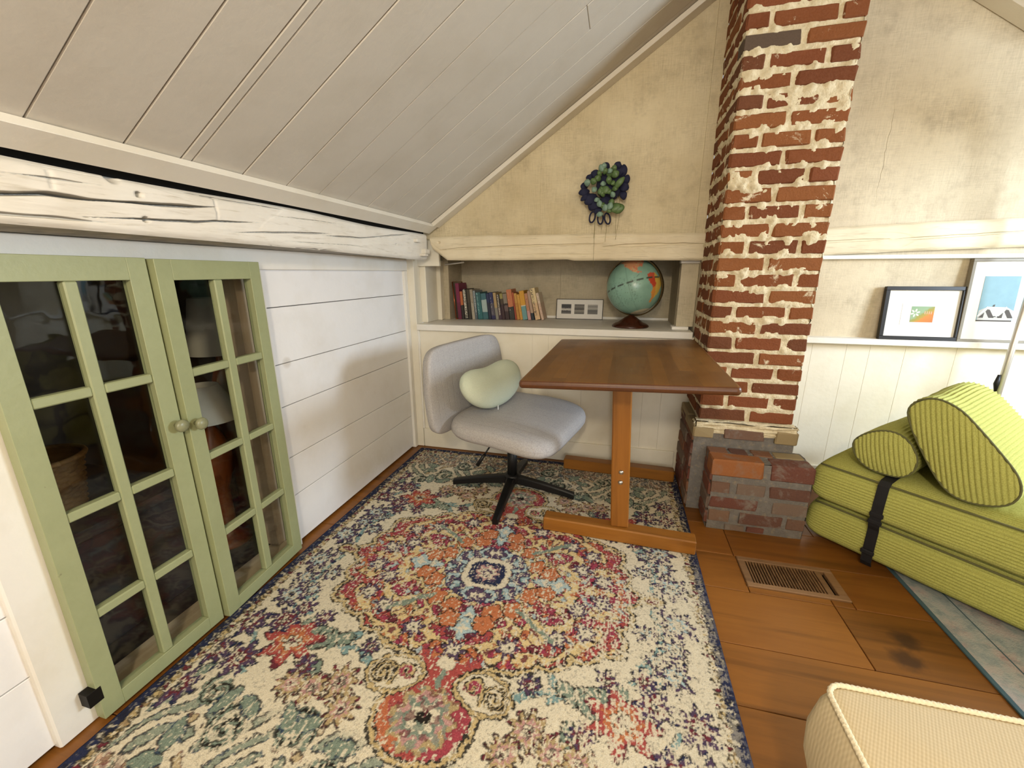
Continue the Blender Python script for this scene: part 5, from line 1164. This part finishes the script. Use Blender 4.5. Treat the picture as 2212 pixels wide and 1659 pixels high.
# ------------------------------------------------------------------ green corduroy floor cushions (folded mattress, two bolsters)
M_CORD = m_fabric('green_corduroy', '#b8b868', '#97964a', 300)
M_CORDT = plain('cord_piping', '#5f5e38', 0.9)
Q2 = 1/math.sqrt(2)
def sc2w(s, c, z): return ((s+c)*Q2, (c-s)*Q2, z)
def cord_loop(outline, rib=0.0115, amp=0.0030):
    """resample a closed outline with corduroy ribs across it"""
    P = np.array(outline+[outline[0]]); seg = np.hypot(*(P[1:]-P[:-1]).T); L = np.concatenate([[0], np.cumsum(seg)]); tot = L[-1]
    nr = max(8, int(round(tot/rib))); t = np.linspace(0, tot, nr*5, endpoint=False); x = np.interp(t, L, P[:, 0]); y = np.interp(t, L, P[:, 1])
    tx, ty = np.roll(x, -1)-np.roll(x, 1), np.roll(y, -1)-np.roll(y, 1); nn = np.hypot(tx, ty)+1e-9
    ph = np.abs(np.sin(PI*t/tot*nr)); d = amp*(ph**0.6-0.5)*2
    return x, y, ty/nn*d, -tx/nn*d
def sup(hx, hy, e, n=120, cx=0, cy=0):
    return [(cx+hx*math.copysign(abs(math.cos(a))**(2/e), math.cos(a)), cy+hy*math.copysign(abs(math.sin(a))**(2/e), math.sin(a))) for a in [-2*PI*k/n for k in range(n)]]
MT = root('folding_mattress', (1.35, 1.45, 0.007), 'folded green corduroy floor mattress tied with black straps beside the chimney base', 'mattress')
def mattress(z0, z1, s0, s1, c0, c1, seed, name):
    zc_, hz = (z0+z1)/2, (z1-z0)/2; cc, hc = (c0+c1)/2, (c1-c0)/2; vn = VN(seed)
    x, y, dx, dy = cord_loop(sup(hc, hz, 4.6))
    st = [(0.0, 0.45), (0.004, 0.62), (0.012, 0.76), (0.025, 0.88), (0.045, 0.96), (0.07, 1.0)]
    ls = [s0+d for d, _ in st]+list(np.linspace(s0+0.10, s1-0.10, 40))+[s1-d for d, _ in reversed(st)]
    ks = [k for _, k in st]+[1.0]*40+[k for _, k in reversed(st)]
    rings = []
    for s, k in zip(ls, ks):
        nz_ = 1+0.035*(vn.fbm(np.full_like(x, s*5), (x+y)*6, 2)-0.5)
        kx = 1-(1-k)*0.25
        rings.append([((s+cc+a*kx)*Q2-MT.location.x, (cc+a*kx-s)*Q2-MT.location.y, zc_+b*k-MT.location.z+0.0) for a, b in zip(x*nz_+dx, y*nz_+dy)])
    lay = MB().rings(rings).build(name, M_CORD, MT, True, world=False)
    # piped seams along the long top and bottom edges
    for b_ in (1,):
        pts = [((s+c0+0.014)*Q2-MT.location.x, (c0+0.014-s)*Q2-MT.location.y, z1-0.010-MT.location.z) for s in np.linspace(s0+0.03, s1-0.03, 30)]
        MB().tube(pts, 0.0042, 6).build('piping', M_CORDT, lay, True, world=False)
mattress(0.0155, 0.196, -0.725, 0.52, 1.898, 2.485, 61, 'mattress_layer')
mattress(0.190, 0.367, -0.728, 0.52, 1.888, 2.485, 62, 'mattress_layer')
M_STRAP = plain('black_webbing', '#0e0e12', 0.7, bump=0.3, bscale=500)
def strap(s, w=0.034):
    prof = [(2.05, 0.372), (1.96, 0.3725), (1.905, 0.369), (1.888, 0.352), (1.883, 0.28), (1.884, 0.20), (1.886, 0.186), (1.893, 0.17), (1.893, 0.10), (1.894, 0.03), (1.905, 0.010)]
    a = [[((s-w/2+c)*Q2-MT.location.x, (c-s+w/2)*Q2-MT.location.y, z-MT.location.z) for c, z in prof], [((s+w/2+c)*Q2-MT.location.x, (c-s-w/2)*Q2-MT.location.y, z-MT.location.z) for c, z in prof]]
    mb = MB(); mb.rings(a, False, False, False); o = mb.build('strap', M_STRAP, MT, False, world=False); so = o.modifiers.new('thick', 'SOLIDIFY'); so.thickness = 0.003; so.offset = 0
    for zq in (0.075, 0.205, 0.235):
        Mx = Matrix.Rotation(-PI/4, 4, 'Z'); loc = Vector(((s+1.886)*Q2, (1.886-s)*Q2, zq))-Vector(MT.location)
        MB().box(-w/2-0.004, w/2+0.004, -0.006, 0.005, -0.009, 0.009, 0.003, Matrix.Translation(loc) @ Mx).build('buckle', M_STRAP, o, world=False)
strap(-0.487)
def bolster(label, outline, c0, c1, seed, tag_name, taper=0.9):
    o0 = np.array(outline); ctr = o0.mean(0); r = root('bolster_cushion', ((ctr[0]+c0)*Q2, (c0-ctr[0])*Q2, 0.37), label, 'cushion'); q = r.location
    # smooth the traced outline
    P = [tuple(p) for p in outline]
    for _ in range(3): P = [p for i in range(len(P)) for p in ((0.75*P[i][0]+0.25*P[(i+1) % len(P)][0], 0.75*P[i][1]+0.25*P[(i+1) % len(P)][1]), (0.25*P[i][0]+0.75*P[(i+1) % len(P)][0], 0.25*P[i][1]+0.75*P[(i+1) % len(P)][1]))]
    x, y, dx, dy = cord_loop(P, 0.0135, 0.0030); vn = VN(seed); rings = []
    zmin = y.min()
    for c, k in [(c0, 0.965), (c0+0.006, 0.99), (c0+0.016, 1.0)]+[(c0+0.016+(c1-c0-0.03)*i/30, 1-(1-taper)*(i/30)**2) for i in range(1, 31)]+[(c1-0.006, taper*0.9), (c1, taper*0.7)]:
        w_ = 1+0.05*(vn.fbm(np.full_like(x, c*9), (x*3+y*5), 2)-0.5)*min(1, (c-c0)/0.05)
        rings.append([sc2w(ctr[0]+(a-ctr[0])*k*w2+d1, c, max(zmin+0.0*k, ctr[1]+(b-ctr[1])*k*w2+d2)) for a, b, d1, d2, w2 in zip(x, y, dx, dy, w_)])
    mb = MB().rings(rings, True, False, True); cb = mb.build('cushion_body', M_CORD, r, True)
    # ribbed end panel and its piping
    ex = np.linspace(-1, 1, 121); er = np.linspace(0, 1, 14); n = len(x); rp = []
    for k in [1.0, 0.985]+list(np.linspace(0.97, 0.01, 60)):
        a = ctr[0]+(x-ctr[0])*k*0.967; b = ctr[1]+(y-ctr[1])*k*0.967
        ph = np.abs(np.sin(PI*(a+0.25*b)/0.0140)); cc = c0-0.014*(1-k**3)-0.0030*(ph**0.6-0.5)*2
        rp.append([sc2w(p, q_, w_) for p, q_, w_ in zip(a, cc, b)])
    MB().rings(rp, True, False, True).build('end_panel', M_CORD, r, True)
    MB().tube([sc2w(a, c0, b) for a, b in zip(list(x[::6]*0.985+ctr[0]*0.015)+[x[0]*0.985+ctr[0]*0.015], list(y[::6]*0.985+ctr[1]*0.015)+[y[0]*0.985+ctr[1]*0.015])], 0.0036, 6).build('piping', M_CORDT, cb, True)
    return r
b1 = [(-0.630, 0.470), (-0.598, 0.515), (-0.55, 0.545), (-0.51, 0.552), (-0.475, 0.540), (-0.442, 0.505), (-0.426, 0.460), (-0.432, 0.415), (-0.460, 0.384), (-0.51, 0.3775), (-0.565, 0.381), (-0.61, 0.415)]
bolster('shorter round green corduroy bolster lying on the folded mattress by the wall', b1, 1.945, 2.36, 71, 'a')
b2_ = [(-0.497, 0.660), (-0.437, 0.712), (-0.365, 0.690), (-0.306, 0.632), (-0.248, 0.570), (-0.196, 0.510), (-0.178, 0.455), (-0.198, 0.402), (-0.262, 0.3765), (-0.318, 0.378), (-0.362, 0.412), (-0.418, 0.495), (-0.470, 0.585)]
bolster('big slumped green corduroy bolster leaning against the rounder one', b2_, 1.935, 2.36, 72, 'b', 1.0)

# ------------------------------------------------------------------ slim floor lamp in the right corner
FLm = root('floor_lamp', (1.663, 2.255, 0.0), 'slim chrome floor lamp pole standing behind the green cushions', 'lamp')
M_CHR = plain('brushed_steel', '#d2cfc8', 0.38, 0.85)
MB().lathe([(0.11, 0.0005), (0.11, 0.015), (0.02, 0.022), (0.012, 0.03)], 32).build('lamp_foot', M_CHR, FLm, True, world=False)
MB().tube([(0, 0, 0.02), (0, 0, 1.45)], 0.0115, 16).build('pole', M_CHR, FLm, True, world=False)
MB().tube([(0, 0, 1.45)]+[(0.13*(1-math.cos(q)), -0.18*(1-math.cos(q)), 1.45+0.30*math.sin(q)) for q in np.linspace(0.1, PI, 16)][:14], 0.008, 10).build('lamp_arm', M_CHR, FLm, True, world=False)
MB().tube([(-0.012, 0.0, 0.60), (-0.016, 0.0, 0.64), (-0.015, 0.0, 0.68)], [0.004, 0.010, 0.005], 10).build('switch', M_BLACK, FLm, True, world=False)
MB().tube([(-0.012, 0.004, 0.05), (-0.012, 0.004, 0.62)], 0.003, 6).build('cord', M_BLACK, FLm, True, world=False)
MB().rings([[(r*math.cos(2*PI*k/36)+0.26, r*math.sin(2*PI*k/36)-0.36, z) for k in range(36)] for r, z in ((0.15, 1.50), (0.09, 1.68), (0.02, 1.685), (0.02, 1.680), (0.088, 1.675), (0.147, 1.50))], True, True, False).build('lamp_shade', M_SHADE, FLm, True, world=False)
lp = point('floor_lamp_bulb', (1.923, 1.895, 1.56), 4.5, (1.0, 0.84, 0.58), 0.05)

# ------------------------------------------------------------------ cream ottoman, near right corner
M_OTT = None
def m_ott():
    t = NT('cream_twill'); v = t.coord('Object', rot=(0, 0, 0.5)); sp = t.add('ShaderNodeSeparateXYZ'); t.link(v, sp.inputs[0])
    a = t.math('SINE', t.math('MULTIPLY', sp.outputs[0], 1500.0)); b = t.math('SINE', t.math('MULTIPLY', sp.outputs[1], 900.0)); h = t.math('ADD', a, t.math('MULTIPLY', b, 0.6)); n = t.noise(v, 5, 3)
    c = t.mix(t.math('MULTIPLY', t.math('ADD', h, 1.6), 0.22), '#cfc0a0', '#b6a584'); c = t.mix(t.math('MULTIPLY', n, 0.2), c, '#a89468')
    return t.fin(c, 0.9, t.bump(h, 0.10, 0.001), spec=0.2)
M_OTT = m_ott(); M_WELT = plain('cream_cord', '#e6dabb', 0.85, bump=0.5, bscale=300)
OT = root('cream_ottoman', (0.687, 0.366, 0.0), 'cream woven ottoman with corded edge in the near right corner', 'ottoman')
hx, hy = 0.315, 0.297
def rr_out(off, rc=0.030, n=10):
    pts = []
    for cx_, cy_, a0 in ((hx-rc, hy-rc, 0), (-hx+rc, hy-rc, PI/2), (-hx+rc, -hy+rc, PI), (hx-rc, -hy+rc, 1.5*PI)):
        for k in range(n+1): a = a0+PI/2*k/n; pts.append((cx_+(rc-off)*math.cos(a), cy_+(rc-off)*math.sin(a)))
    return pts
def bul(p, q): return 0.012*max(0, 1-abs(p[0]/hx)**2)*1.0
rings = []
for off, z in ((0.012, 0.045), (0.004, 0.06), (0.001, 0.17), (0.003, 0.245), (0.008, 0.252), (0.003, 0.26), (-0.014, 0.32), (-0.017, 0.37), (-0.008, 0.42), (0.004, 0.447)):
    rings.append([(a, b, z) for a, b in rr_out(off)])
base = rr_out(0.004)
for k in (0.985, 0.95, 0.9, 0.8, 0.65, 0.5, 0.35, 0.2, 0.03): rings.append([(a*k, b*k, 0.449+0.022*(1-k**2.2)) for a, b in base])
MB().rings(rings).build('upholstery', M_OTT, OT, True, world=False)
path = rr_out(0.003); rg = []; m = 900
P = np.array(path+[path[0]]); Ls = np.concatenate([[0], np.cumsum(np.hypot(*(P[1:]-P[:-1]).T))]); tt = np.linspace(0, Ls[-1], m)
px_, py_ = np.interp(tt, Ls, P[:, 0]), np.interp(tt, Ls, P[:, 1])
MB().tube([(a, b, 0.451) for a, b in zip(px_, py_)], [0.0042+0.0006*math.sin(i*2*PI/3.0) for i in range(m)], 8).build('corded_edge', M_WELT, OT, True, world=False)
for a in (-1, 1):
    for b in (-1, 1): MB().lathe([(0.018, 0.0), (0.022, 0.046)], 14, (a*(hx-0.06), b*(hy-0.06), 0)).build('leg', M_TLEG, OT, True, world=False)
